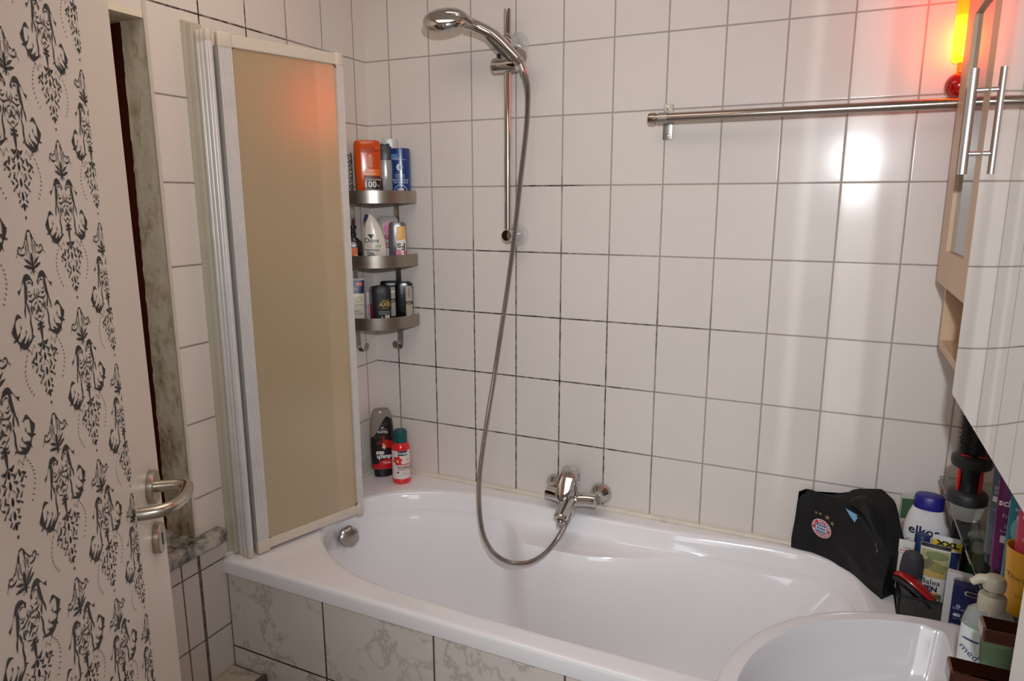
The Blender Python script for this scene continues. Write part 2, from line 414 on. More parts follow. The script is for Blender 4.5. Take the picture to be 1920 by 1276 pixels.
struct(obj('trim_1', B(-0.002, 0.0045, -0.8265, -0.8175, 0.70, ZC, 0.0015), PLAST, smooth=False), 'narrow cream edging strip between plaster and tiles', 'trim')
# silicone seams
SIL = mat('old_silicone', (222,212,196), 0.5, vary=0.12, vscale=30, bump=0.3, bscale=50)
def seam(pts, r):
    bm = bmesh.new(); P = []
    for a, b in zip(pts, pts[1:]):
        a, b = Vector(a), Vector(b); k = max(2, int((b-a).length/0.02))
        for i in range(k): P.append(a.lerp(b, i/k)+Vector((0, 0, random.uniform(-0.0008, 0.0008))))
    P.append(Vector(pts[-1])); tube(bm, P, [r*random.uniform(0.85, 1.15) for _ in P], 8); return bm
struct(obj('trim_2', seam([(1.70, -0.004, 0.605), (0.004, -0.004, 0.605), (0.004, -0.74, 0.604)], 0.0085), SIL), 'cream silicone seam where bathtub meets the tiles', 'trim')

# bath front panel + plinth + end ledge
struct(obj('trim_3', B(0.0015, 1.715, -0.735, -0.70, 0.0, 0.5605), marble_tile, smooth=False), 'grey marbled tiles cladding the front of the bathtub', 'panel')
struct(obj('trim_4', B(1.702, 1.90, -0.745, 0.0, 0.0, 0.598), right_tile, smooth=False), 'tiled ledge between bathtub end and right wall', 'ledge')
bm = bmesh.new(); box(bm, 0.001, 0.118, -0.97, -0.737, 0.0, 0.268, 0.003)
plm = tile_mat('plinth_tile', 'floor', -0.215, 0.333, -0.74, 0.5, 0.004, (186,173,158), var=0.05, grout=(98,84,74), marble=0.6, rough=0.25)
struct(obj('trim_5', bm, plm, smooth=False), 'low tiled plinth in the corner below the window', 'plinth')
struct(obj('trim_6', B(0.112, 0.126, -0.97, -0.737, 0.240, 0.274, 0.003), mat('edge_profile', (110,106,100), 0.35, metal=0.7), smooth=False), 'metal edging profile along the tiled plinth', 'trim')

# ------------------------------------------------------------------ bathtub
tub = thing('bathtub', 'white built-in bathtub with armrest ledge along the tiled back wall', 'bathtub', (0.85, -0.37, 0.60))
OUT = [(.085,-.40),(.098,-.28),(.19,-.165),(.35,-.088),(.565,-.068),(.78,-.068),(.96,-.064),(1.11,-.056),(1.25,-.038),(1.38,-.027),(1.48,-.034),(1.55,-.072),(1.596,-.145),(1.615,-.24),(1.619,-.34),(1.61,-.45),(1.575,-.56),(1.50,-.635),(1.35,-.677),(1.15,-.684),(.9,-.687),(.7,-.685),(.46,-.672),(.29,-.625),(.150,-.525)]
sp_ = spline([(a, b, 0) for a, b in OUT], 14, True)
# resample evenly
def resample(P, n):
    L = [0]
    for a, b in zip(P, P[1:]+P[:1]): L.append(L[-1]+(b-a).length)
    out = []; j = 0; P2 = P+P[:1]
    for i in range(n):
        t = L[-1]*i/n
        while L[j+1] < t: j += 1
        q = (t-L[j])/(L[j+1]-L[j]); out.append(P2[j].lerp(P2[j+1], q))
    return out
NT = 240
OL = resample(sp_, NT)
nrm = []
for i in range(NT):
    d = (OL[(i+1)%NT]-OL[i-1]).normalized(); n = Vector((d.y, -d.x, 0))
    if n.dot(Vector((0.85, -0.37, 0))-OL[i]) < 0: n = -n
    nrm.append(n)
X1, Y1 = 1.700, -0.745
def torect(p, ins=0.0):
    c = Vector((0.85, -0.3725, 0)); d = p-c; hx, hy = 0.85-ins-0.0005, 0.3725-ins-0.0005
    k = min(hx/abs(d.x) if abs(d.x) > 1e-6 else 1e9, hy/abs(d.y) if abs(d.y) > 1e-6 else 1e9); return c+d*k
def sm(a, b, x):
    t = max(0, min(1, (x-a)/(b-a))); return t*t*(3-2*t)
def arm(p):
    if p.y < -0.2: return 0.0
    return sm(0.54, 0.68, p.x)*(1-sm(0.80, 1.24, p.x))*0.9
def floorpt(p):
    # bottom outline: pull towards a smaller inner shape; the right end slopes
    cx = 0.72; fx = 0.66 if p.x > cx else 0.82
    x = cx+(p.x-cx)*fx; y = -0.375+(p.y+0.375)*0.62
    return Vector((x, y, 0))
rings = []
def ring_from(f): rings.append([f(i) for i in range(NT)])
def V3(v, z): return (v.x, v.y, z)
corner_fix = [torect(p) for p in OL]
# snap nearest to corners
for cxy in ((0.0005,-0.0005),(1.6995,-0.0005),(1.6995,-0.7445),(0.0005,-0.7445)):
    k = min(range(NT), key=lambda i: (corner_fix[i]-Vector((cxy[0], cxy[1], 0))).length)
    corner_fix[k] = Vector((cxy[0], cxy[1], 0))
cen = Vector((0.85, -0.3725, 0))
def shrink(p, a): return Vector((0.85+(p.x-0.85)*(0.85-a)/0.85, -0.3725+(p.y+0.3725)*(0.3725-a)/0.3725, 0))
for a, z in ((0.016, 0.556), (0.0, 0.558), (0.0, 0.590), (0.002, 0.596), (0.007, 0.5995), (0.014, 0.6)):
    ring_from(lambda i: V3(shrink(corner_fix[i], a), z))
for q in (0.35, 0.7, 0.93):
    ring_from(lambda i: V3(shrink(corner_fix[i], 0.014).lerp(OL[i]-nrm[i]*0.004, q), 0.6))
ring_from(lambda i: V3(OL[i], 0.5995)); ring_from(lambda i: V3(OL[i]+nrm[i]*0.006, 0.596)); ring_from(lambda i: V3(OL[i]+nrm[i]*0.011, 0.588)); ring_from(lambda i: V3(OL[i]+nrm[i]*0.015, 0.575))
LD = []
for i in range(NT):
    a = arm(OL[i]); LD.append((a, OL[i]+nrm[i]*(0.022+0.118*a)))
ring_from(lambda i: V3(OL[i]+nrm[i]*(0.020+0.004*LD[i][0]), 0.555-0.012*LD[i][0]))
ring_from(lambda i: V3(OL[i]+nrm[i]*(0.022+0.020*LD[i][0]), 0.548-0.016*LD[i][0]))
ring_from(lambda i: V3(OL[i]+nrm[i]*(0.023+0.075*LD[i][0]), 0.543-0.012*LD[i][0]))
ring_from(lambda i: V3(LD[i][1], 0.538-0.008*LD[i][0]))
ring_from(lambda i: V3(LD[i][1]+nrm[i]*0.008, 0.520-0.0*LD[i][0]))
for s_, z in ((0.10,0.47),(0.20,0.41),(0.31,0.35),(0.43,0.29),(0.56,0.24),(0.70,0.205),(0.85,0.186),(1.0,0.18)):
    def f(i):
        fp = floorpt(OL[i]); a = LD[i][1]+nrm[i]*0.010
        x = max(0.0, fp.x-1.0)
        return V3(a.lerp(fp, s_**(1-0.15*sm(1.1, 1.55, OL[i].x))), z)
    ring_from(f)
for s_ in (0.75, 0.5, 0.25):
    ring_from(lambda i: V3(Vector((0.72, -0.375, 0)).lerp(floorpt(OL[i]), s_), 0.178))
bm = bmesh.new(); vr = loft(bm, rings, cap0=False)
bmesh.ops.recalc_face_normals(bm, faces=bm.faces[:])
world(obj('tub_shell', bm, CERAM), tub)
# overflow knob
bm = bmesh.new(); prof = []
kn = []
for h, r in ((0.0, 0.030), (0.008, 0.034), (0.020, 0.034), (0.027, 0.031), (0.030, 0.024), (0.0305, 0.002)):
    ring = []
    for k in range(64):
        t = 2*PI*k/64; rr = r*(1-0.075*(0.5+0.5*math.cos(7*t))**2*(1 if r > 0.01 else 0)); ring.append((rr*math.cos(t), rr*math.sin(t), h))
    kn.append(ring)
loft(bm, kn)
nd = Vector((1.0, -0.55, 0.30)).normalized(); 
mx = Matrix.Translation((0.126, -0.370, 0.520)) @ nd.to_track_quat('Z', 'Y').to_matrix().to_4x4()
xf(bm, mx); world(obj('overflow_knob', bm, mat('matt_chrome', (190,186,182), 0.24, metal=1.0)), tub)

# ------------------------------------------------------------------ mixer tap on wall
tap = thing('bath_mixer_tap', 'chrome single-lever bath mixer on the tiled wall above the tub rim', 'tap', (0.77, 0, 0.65))
def ros(x, z):
    bm = bmesh.new(); lathe(bm, [(0.035, 0.0), (0.0345, -0.004), (0.028, -0.014), (0.017, -0.027), (0.015, -0.030), (0.015, -0.05)], 40, (x, 0, z), 'y'); return bm
world(obj('rosette', ros(0.694, 0.655), CHROME), tap); world(obj('rosette', ros(0.848, 0.652), CHROME), tap)
bm = bmesh.new()
tube(bm, spline([(0.690,-0.066,0.652),(0.715,-0.068,0.652),(0.745,-0.074,0.650),(0.77,-0.078,0.648),(0.80,-0.072,0.650),(0.83,-0.066,0.652),(0.852,-0.066,0.652)], 5), [0.0205]*9+[0.023,0.026,0.027,0.028,0.029,0.029,0.028,0.027,0.025]+[0.0215]*13, 20)
world(obj('body', bm, CHROME), tap)
bm = bmesh.new(); tube(bm, spline([(0.770,-0.078,0.650),(0.770,-0.10,0.645),(0.770,-0.135,0.630),(0.770,-0.162,0.618)], 5), [0.028,0.028,0.0275,0.027,0.0265,0.026,0.0255,0.025,0.0245,0.024,0.0235,0.023,0.023,0.0225,0.022,0.019], 20, flat=0.7)
world(obj('spout', bm, CHROME), tap)
bm = bmesh.new(); lathe(bm, [(0.013, 0.0), (0.013, 0.02), (0.0115, 0.022)], 24, (0.770, -0.155, 0.593)); world(obj('aerator', bm, CHROME), tap)
bm = bmesh.new(); lathe(bm, [(0.023, 0.0), (0.024, 0.012), (0.0235, 0.026), (0.020, 0.030)], 32, (0.770, -0.078, 0.668)); world(obj('cartridge_cap', bm, CHROME), tap)
# lever: rises at the back and droops over the front
bm = bmesh.new()
lev = []
for (y, z, hw, ht) in ((-0.052,0.700,0.018,0.006),(-0.056,0.728,0.020,0.010),(-0.070,0.742,0.0215,0.012),(-0.090,0.738,0.0215,0.012),(-0.112,0.722,0.020,0.010),(-0.135,0.700,0.0175,0.008),(-0.150,0.684,0.014,0.006),(-0.156,0.678,0.008,0.004)):
    d = Vector((0, 0.75, 0.65)).normalized(); r_ = []
    for k in range(20):
        t = 2*PI*k/20; c, q = math.cos(t), math.sin(t)
        r_.append((0.770+hw*1.25*math.copysign(abs(c)**0.7, c), y+d.y*ht*q*0.4, z+ht*math.copysign(abs(q)**0.7, q)))
    lev.append(r_)
loft(bm, lev); box(bm, 0.748, 0.792, -0.104, -0.054, 0.682, 0.738, 0.012, 3)
world(obj('lever', bm, CHROME), tap)
bm = bmesh.new(); lathe(bm, [(0.0115, 0.0), (0.0115, 0.025)], 20, (0.781, -0.098, 0.606)); world(obj('hose_outlet', bm, CHROME), tap)

# ------------------------------------------------------------------ shower rail, handset, hose
rail = thing('shower_riser_rail', 'vertical chrome shower rail fixed to the tiled wall', 'shower rail', (0.553, 0, 1.78))
bm = bmesh.new(); tube(bm, [(0.549, -0.058, 2.106), (0.549, -0.058, 1.444)], 0.0105, 24); world(obj('bar', bm, CHROME), rail)
for z, nm in ((2.018, 'wall_mount'), (1.462, 'wall_mount')):
    bm = bmesh.new(); lathe(bm, [(0.020, -0.001), (0.021, -0.012), (0.0195, -0.05), (0.0195, -0.072), (0.016, -0.078), (0.002, -0.079)], 32, (0.553, 0, z), 'y'); world(obj(nm, bm, CHROME), rail)
    bm = bmesh.new(); lathe(bm, [(0.036, -0.0006), (0.037, -0.004), (0.027, -0.012), (0.021, -0.028)], 40, (0.556, 0, z), 'y')
    world(obj('clear_washer', bm, mat('clear_plastic', (235,235,232), 0.12, alpha=0.3)), rail)
bm = bmesh.new(); tube(bm, [(0.508, -0.070, 1.953), (0.512, -0.070, 1.953), (0.585, -0.070, 1.953)], [0.018, 0.0205, 0.0205], 32); world(obj('slider', bm, CHROME), rail)
bm = bmesh.new(); tube(bm, [(0.588, -0.075, 1.963), (0.603, -0.092, 1.970)], 0.021, 28); world(obj('slider_holder', bm, CHROME), rail)
bm = bmesh.new(); tube(bm, [(0.526, -0.070, 1.975), (0.526, -0.070, 1.984)], 0.006, 16); world(obj('slider_button', bm, BLACK), rail)

hs = thing('shower_handset', 'chrome oval hand shower clipped onto the vertical rail', 'shower head', (0.48, -0.14, 2.03))
path = spline([(0.614,-0.100,1.945),(0.592,-0.104,1.968),(0.560,-0.110,2.000),(0.528,-0.122,2.028),(0.495,-0.140,2.046),(0.465,-0.156,2.058)], 6)
rr = [0.0125+0.0*i for i in range(len(path))]
rr = [0.0125, 0.013,0.0135,0.0145,0.015,0.0155,0.016,0.0165,0.017,0.0172,0.0175,0.018,0.0185,0.019,0.0192,0.0195,0.0195,0.0195,0.0195,0.0195,0.0195,0.0195,0.0195,0.0195,0.0195,0.0195,0.020,0.0205,0.021,0.0215,0.022][:len(path)]
bm = bmesh.new(); tube(bm, path, rr, 20, flat=0.85); world(obj('handle', bm, CHROME), hs)
# grip inset
bm = bmesh.new(); tube(bm, [p+Vector((-0.007,-0.008,-0.010)) for p in path[5:20]], [0.003,0.006,0.008,0.0095,0.0105,0.011,0.011,0.011,0.0105,0.01,0.009,0.008,0.0065,0.005,0.003], 14); world(obj('grip_inset', bm, M((96,92,90), 0.35, metal=0.5)), hs)
# head: dome, ellipse shell tilted
hd_n = Vector((-0.10, 0.50, -0.86)).normalized()   # spray direction
ax = Vector((-0.96, -0.22, 0.12)); ax = (ax-hd_n*ax.dot(hd_n)).normalized(); ay = hd_n.cross(ax).normalized()
cH = Vector((0.412, -0.178, 2.062))
def hring(a, b, h): return [tuple(cH+ax*a*math.cos(2*PI*k/44)+ay*b*math.sin(2*PI*k/44)-hd_n*h) for k in range(44)]
bm = bmesh.new(); loft(bm, [hring(0.056,0.047,-0.010), hring(0.0645,0.0545,-0.006), hring(0.0665,0.056,0.001), hring(0.064,0.053,0.010), hring(0.056,0.046,0.019), hring(0.042,0.034,0.0265), hring(0.022,0.018,0.031), hring(0.003,0.003,0.0325)])
world(obj('head_shell', bm, CHROME), hs)
bm = bmesh.new(); tube(bm, spline([cH+ax*-0.015-hd_n*0.014, cH+ax*-0.045-hd_n*0.010, Vector((0.478,-0.150,2.054)), Vector((0.50,-0.138,2.044))], 4), [0.030,0.0305,0.030,0.029,0.0275,0.026,0.0245,0.0235,0.0225,0.022,0.021,0.020,0.0195], 20, flat=0.62); world(obj('neck', bm, CHROME), hs)
bm = bmesh.new(); loft(bm, [hring(0.054,0.045,-0.0145), hring(0.057,0.048,-0.0095)]); world(obj('spray_face', bm, M((196,190,182), 0.4)), hs)
bm = bmesh.new()
for rr_ in (0.3, 0.6, 0.88):
    for k in range(int(26*rr_)):
        t = 2*PI*k/int(26*rr_); p = cH+ax*0.054*rr_*math.cos(t)+ay*0.045*rr_*math.sin(t)+hd_n*0.0145
        tube(bm, [p, p+hd_n*0.003], [0.0016, 0.001], 6)
world(obj('spray_nozzles', bm, M((60,58,58), 0.6)), hs)
bm = bmesh.new(); tube(bm, [cH-ax*0.060+hd_n*0.008, cH-ax*0.066+hd_n*0.011], 0.005, 16); world(obj('mode_switch', bm, BLACK), hs)

def hose_mat():
    m = mat('ribbed_hose_metal', (176,170,166), 0.22, metal=1.0); return m
hp = spline([(0.614,-0.100,1.943),(0.632,-0.115,1.91),(0.645,-0.128,1.865),(0.647,-0.135,1.802),(0.643,-0.14,1.737),(0.63,-0.145,1.62),(0.614,-0.15,1.469),(0.598,-0.16,1.329),(0.579,-0.17,1.186),(0.564,-0.185,1.056),(0.547,-0.20,0.925),(0.537,-0.22,0.81),(0.534,-0.235,0.729),(0.541,-0.25,0.649),(0.564,-0.27,0.575),(0.603,-0.28,0.527),(0.658,-0.285,0.511),(0.717,-0.28,0.521),(0.757,-0.255,0.545),(0.778,-0.215,0.572),(0.783,-0.17,0.590),(0.781,-0.125,0.600),(0.781,-0.100,0.612)], 10)
# dense ribs
dense = []; acc = 0.0; step = 0.0024
L = [0.0]
for a, b in zip(hp, hp[1:]): L.append(L[-1]+(b-a).length)
j = 0; t = 0.0; rad = []
k = 0
while t < L[-1]:
    while L[j+1] < t: j += 1
    q = (t-L[j])/(L[j+1]-L[j]); dense.append(hp[j].lerp(hp[j+1], q)); rad.append(0.0080 if k % 2 == 0 else 0.0060); t += step; k += 1
bm = bmesh.new(); tube(bm, dense, rad, 12)
hose = thing('shower_hose', 'ribbed metal shower hose looping from the hand shower to the mixer', 'hose', (0.613, -0.1, 1.94))
world(obj('hose_tube', bm, hose_mat(), smooth=False), hose)
bm = bmesh.new(); tube(bm, [Vector((0.606,-0.098,1.958)), Vector((0.626,-0.109,1.918))], [0.0105, 0.0085], 20); world(obj('coupling', bm, CHROME), hose)
bm = bmesh.new(); tube(bm, [Vector((0.781,-0.100,0.614)), Vector((0.781,-0.118,0.602))], [0.0098, 0.0085], 20); world(obj('coupling', bm, CHROME), hose)

# ------------------------------------------------------------------ long towel rail
tr = thing('towel_rail', 'long brushed steel towel rail high on the tiled back wall', 'towel rail', (1.35, 0, 1.785))
bm = bmesh.new(); tube(bm, [(0.990, -0.062, 1.783), (1.885, -0.062, 1.783)], 0.0125, 28); world(obj('rail_bar', bm, STEELH), tr)
bm = bmesh.new(); tube(bm, [(0.974, -0.062, 1.783), (0.978, -0.062, 1.783), (0.992, -0.062, 1.783)], [0.0135, 0.0150, 0.0150], 28); world(obj('end_cap', bm, STEELH), tr)
for x in (1.013, 1.80):
    bm = bmesh.new(); box(bm, x-0.013, x+0.013, -0.004, -0.0003, 1.731, 1.825, 0.0012); box(bm, x-0.012, x+0.012, -0.052, -0.003, 1.772, 1.776)
    tube(bm, [(x-0.012, -0.062, 1.783), (x+0.012, -0.062, 1.783)], 0.0145, 24)
    br = world(obj('wall_bracket', bm, mat('zinc_plate', (176,172,166), 0.35, metal=0.9)), tr)
    for z in (1.742, 1.814):
        bm = bmesh.new(); lathe(bm, [(0.004, -0.004), (0.0036, -0.0062), (0.001, -0.0068)], 16, (x, 0, z), 'y')
        so = obj('screw', bm, CHROME); so.parent = br
        so.matrix_parent_inverse = Matrix.Identity(4)

# ------------------------------------------------------------------ folding bath screen
sc = thing('folding_bath_screen', 'folded bath screen with frosted beige panels in white ribbed frame', 'bath screen', (0.05, -0.69, 0.60))
P0 = Vector((0.074, -0.690, 0)); P1 = Vector((0.180, -0.356, 0)); dP = (P1-P0).normalized(); nP = Vector((-dP.y, dP.x, 0)); nP = -nP if nP.x < 0 else nP
LW = (P1-P0).length
ZB, ZT = 0.608, 1.962
def panel(off, name_glass, glassm, a0=0.0, a1=None, parent=sc, zt=ZT, rot=0.0):
    a1 = LW if a1 is None else a1
    ang = math.atan2(dP.y, dP.x)+rot
    T = Matrix.Translation(P0+nP*off) @ Matrix.Rotation(ang, 4, 'Z')
    # local x along the panel, local -y toward room
    def sub(nm, bm, m, smooth=True):
        xf(bm, T); return world(obj(nm, bm, m, smooth=smooth), parent)
    for x0, x1 in ((a0, a0+0.034), (a1-0.020, a1)):
        bm = bmesh.new(); n = 7 if x1-x0 > 0.03 else 5
        pts = []
        yf, yb = -0.009, 0.009
        outl = [(x0, yb)]
        for k in range(n):
            xa = x0+(x1-x0)*(k+0.12)/n; xb = x0+(x1-x0)*(k+0.88)/n; xm = x0+(x1-x0)*(k+1)/n
            outl += [(x0+(x1-x0)*k/n, yf+0.0018), (xa, yf), (xb, yf), (xm, yf+0.0018)]
        outl += [(x1, yb)]
        loft(bm, [[(x, y, ZB+0.02) for x, y in outl], [(x, y, zt-0.022) for x, y in outl]])
        sub('side_profile', bm, ALU, smooth=False)
    bm = bmesh.new(); box(bm, a0+0.03, a1-0.018, -0.007, 0.007, zt-0.030, zt, 0.003); sub('top_rail', bm, PLAST, False)
    bm = bmesh.new(); box(bm, a0+0.03, a1-0.018, -0.007, 0.007, ZB+0.002, ZB+0.030, 0.003); sub('bottom_rail', bm, PLAST, False)
    for (x0, x1) in ((a0-0.001, a0+0.036), (a1-0.022, a1+0.001)):
        for (z0, z1) in ((ZB-0.004, ZB+0.034), (zt-0.034, zt+0.003)):
            bm = bmesh.new(); box(bm, x0, x1, -0.0105, 0.0105, z0, z1, 0.005, 3); sub('corner_piece', bm, PLAST)
    # glass with rounded corners
    bm = bmesh.new(); gx0, gx1, gz0, gz1, r = a0+0.031, a1-0.018, ZB+0.028, zt-0.028, 0.016
    pts = []
    for cx, cz, t0 in ((gx1-r, gz1-r, 0), (gx0+r, gz1-r, PI/2), (gx0+r, gz0+r, PI), (gx1-r, gz0+r, 1.5*PI)):
        for k in range(6): t = t0+PI/2*k/5; pts.append((cx+r*math.cos(t), cz+r*math.sin(t)))
    loft(bm, [[(x, -0.0015, z) for x, z in pts], [(x, 0.0015, z) for x, z in pts]])
    sub(name_glass, bm, glassm, False)
    bm = bmesh.new(); tube(bm, [Vector((x, -0.003, z)) for x, z in pts]+[Vector((pts[0][0], -0.003, pts[0][1]))], 0.0014, 6); sub('gasket', bm, M((84,70,52), 0.6))
def frost_mat():
    m = bpy.data.materials.new('frosted_beige_glass'); m.use_nodes = True
    nt = m.node_tree; N = nt.nodes; L = nt.links; b = N['Principled BSDF']
    b.inputs['Base Color'].default_value = srgb((238,212,168))+(1,); b.inputs['Roughness'].default_value = 0.16; b.inputs['Coat Weight'].default_value = 1.0; b.inputs['Coat Roughness'].default_value = 0.24; b.inputs['Coat IOR'].default_value = 1.9; b.inputs['Transmission Weight'].default_value = 0.5; b.inputs['IOR'].default_value = 1.35
    tc = N.new('ShaderNodeTexCoord'); n = N.new('ShaderNodeTexNoise'); n.inputs['Scale'].default_value = 350; L.new(tc.outputs['Object'], n.inputs['Vector'])
    bp = N.new('ShaderNodeBump'); bp.inputs['Strength'].default_value = 0.25; bp.inputs['Distance'].default_value = 0.001; L.new(n.outputs['Fac'], bp.inputs['Height']); L.new(bp.outputs[0], b.inputs['Normal'])
    return m
FROST = frost_mat()
panel(0.0, 'frosted_pane', FROST)
panel(-0.021, 'frosted_pane', FROST, a0=0.004, a1=LW-0.075, zt=1.935)
panel(-0.050, 'frosted_pane', FROST, a0=0.004, a1=LW-0.10)
# wall profile and hinge posts
bm = bmesh.new(); box(bm, 0.0005, 0.024, -0.716, -0.684, 0.606, 1.985, 0.002); box(bm, 0.0005, 0.006, -0.726, -0.684, 0.606, 1.99)
world(obj('wall_profile', bm, mat('cream_profile', (196,188,170), 0.4, vary=0.08), smooth=False), sc)
for i, (x, y) in enumerate(((0.033, -0.702), (0.0505, -0.706), (0.068, -0.709))):
    bm = bmesh.new(); rg = []
    for z in (0.628, 1.94):
        rg.append([(x+0.0092*(1 if k % 2 else 0.88)*math.cos(2*PI*k/24), y+0.0092*(1 if k % 2 else 0.88)*math.sin(2*PI*k/24), z) for k in range(24)])
    loft(bm, rg); world(obj('hinge_post', bm, ALU, smooth=False), sc)
    for z0, z1 in ((0.602, 0.630), (1.938, 1.967)):
        bm = bmesh.new(); lathe(bm, [(0.008, z0), (0.0092, z0+0.003), (0.0092, z1-0.003), (0.008, z1)], 20, (x, y, 0)); world(obj('hinge_cap', bm, PLAST), sc)

# ------------------------------------------------------------------ corner shelf rack
rk = thing('corner_shelf_rack', 'three-tier brushed steel corner shelf rack with hooks', 'shelf', (0.05, -0.05, 1.3))
RR = 0.186
TIERS = (1.558, 1.352, 1.148)
STEELB = brushed('brushed_steel_band', (172,162,150), 0.30, (5, 5, 700))
for zt in TIERS:
    bm = bmesh.new(); n = 30; outer = []; inner = []
    for k in range(n+1):
        t = -PI/2*k/n
        cc_, ss_ = max(math.cos(t), 0)**0.84, -(max(-math.sin(t), 0)**0.84)
        outer.append((max(0.004, RR*cc_), min(-0.004, RR*ss_))); inner.append((max(0.004, (RR-0.0018)*cc_), min(-0.004, (RR-0.0018)*ss_)))
    o0 = [bm.verts.new((x, y, zt)) for x, y in outer]; o1 = [bm.verts.new((x, y, zt+0.040)) for x, y in outer]
    i0 = [bm.verts.new((x, y, zt)) for x, y in inner]; i1 = [bm.verts.new((x, y, zt+0.040)) for x, y in inner]
    for k in range(n):
        bm.faces.new((o0[k], o0[k+1], o1[k+1], o1[k])); bm.faces.new((i0[k+1], i0[k], i1[k], i1[k+1]))
        bm.faces.new((o1[k], o1[k+1], i1[k+1], i1[k])); bm.faces.new((o0[k+1], o0[k], i0[k], i0[k+1]))
    bmesh.ops.recalc_face_normals(bm, faces=bm.faces[:])
    world(obj('front_band', bm, STEELB), rk)
    bm = bmesh.new(); fl = [(0.004, -0.004)]+inner
    fl = [(max(0.004, x), min(-0.004, y)) for x, y in fl]
    loft(bm, [[(x, y, zt+0.001) for x, y in fl], [(x, y, zt+0.004) for x, y in fl]]); world(obj('shelf_plate', bm, STEELB, smooth=False), rk)
for wall in ('back', 'left'):
    bm = bmesh.new(); c = 0.105; hw = 0.010
    prof = [(0.0015, 1.61), (0.0015, 1.09), (0.004, 1.072), (0.012, 1.062), (0.022, 1.061), (0.030, 1.068), (0.034, 1.080)]
    P = [prof[0], prof[1]] + [tuple(v[:2]) for v in spline([(a, b, 0) for a, b in prof[1:]], 4)[1:]]
    vs = []
    for d, z in P:
        w = hw if z > 1.075 or d < 0.02 else hw
        for s_ in (-1, 1):
            for th in (0, 0.0015):
                dd = d+th
                vs.append(bm.verts.new((c+s_*w, -dd, z) if wall == 'back' else (dd, -c+s_*w, z)))
    for i in range(len(P)-1):
        a = vs[i*4:i*4+4]; b = vs[i*4+4:i*4+8]
        for p, q in ((0,1),(1,3),(3,2),(2,0)): bm.faces.new((a[p], a[q], b[q], b[p]))
    bm.faces.new((vs[0],vs[1],vs[3],vs[2])); e = vs[-4:]; bm.faces.new((e[0],e[2],e[3],e[1]))
    bmesh.ops.recalc_face_normals(bm, faces=bm.faces[:]); world(obj('strip_with_hook', bm, STEEL, smooth=False), rk)
    bm = bmesh.new()
    if wall == 'back': lathe(bm, [(0.0115, -0.0345), (0.0115, -0.0365)], 24, (c, 0, 1.079), 'y')
    else: lathe(bm, [(0.0115, 0.0345), (0.0115, 0.0365)], 24, (0, -c, 1.079), 'x')
    world(obj('hook_tip', bm, STEEL), rk)

# ------------------------------------------------------------------ bottles
CAMP = Vector((1.4667, -1.9923, 1.5668))
def face_cam(x, y, turn=0.0):
    return math.atan2(CAMP.y-y, CAMP.x-x)+PI/2+math.radians(turn)
def bottle(name, label, cat, x, y, z, turn, secs, n, bodym, cap=None, capm=None, group=None, caprnd=0.002, bottomcap=False, capgrow=0.0, rnd=0.003, dx=0, seg=40):
    """cap = z where the cap begins (top) ; with bottomcap the cap is below that z"""
    t = thing(name, label, cat, (x, y, z), face_cam(x, y, turn), group)
    secs = [tuple(q)+(0.0,)*(5-len(q)) for q in secs]
    v = Vessel(secs, n, seg)
    H = secs[-1][0]
    if cap is None: obj('body', v.mesh(rnd=rnd), bodym, t)
    elif bottomcap:
        obj('body', v.mesh(z0=cap, rnd=rnd), bodym, t); obj('cap', v.mesh(z1=cap-0.0006, grow=capgrow), capm, t)
    else:
        obj('body', v.mesh(z1=cap), bodym, t); obj('cap', v.mesh(z0=cap+0.0006, rnd=caprnd, grow=capgrow), capm, t)
    return t, v
def straight(h, hw, hd, r=0.004, taper=1.0):
    return [(0, hw-r, hd-r), (r*0.4, hw-r*0.3, hd-r*0.3), (r, hw, hd), (h*0.5, hw*(1+taper)/2, hd), (h-r, hw*taper, hd), (h, hw*taper, hd)]
Z1, Z2, Z3 = [t_+0.0045 for t_ in TIERS]
# --- tier 1
t, v = bottle('shower_gel_bottle', 'orange translucent shower gel bottle marked 100 on the top rack tier', 'bottle', 0.080, -0.118, Z1, 4,
    [(0,.034,.018),(.004,.038,.021),(.10,.0415,.022),(.15,.0425,.022),(.178,.0425,.021),(.188,.040,.018),(.192,.036,.014)], 3.2, M((226,84,16), 0.18, coat=0.5, trans=0.15))
v.rect(-0.012, 0.036, 0.082, 0.102, (240,112,30)); v.rect(-0.012, 0.037, 0.034, 0.080, (34,24,22))
v.text('MEN EXPERT', 0.011, 0.008, 0.158, (150,50,14), 0.0002); v.text("L'OREAL", 0.009, 0.008, 0.168, (150,50,14))
v.text('paris', 0.006, 0.008, 0.143, (230,190,170)); v.rect(0.000, 0.014, 0.108, 0.140, (214,120,70)); v.text('+', 0.02, 0.007, 0.143, (235,215,205))
v.text('HYDRA', 0.0105, 0.001, 0.097, (250,225,205), 0.0002); v.text('ENERGY', 0.0105, 0.003, 0.087, (250,225,205), 0.0002)
v.text('WAKE-UP KICK', 0.0058, 0.012, 0.075, (220,120,70)); v.text('TAURIN SHOWER', 0.0064, 0.013, 0.069, (245,235,225), 0.0001)
v.text('100', 0.027, 0.004, 0.054, (240,232,226), 0.0007); v.text('%', 0.010, 0.030, 0.050, (240,232,226)); v.text('HYDRATION BODY WASH', 0.0042, 0.013, 0.039, (220,205,195))
v.text('XXL', 0.010, 0.014, 0.020, (250,230,210)); v.finish(t)
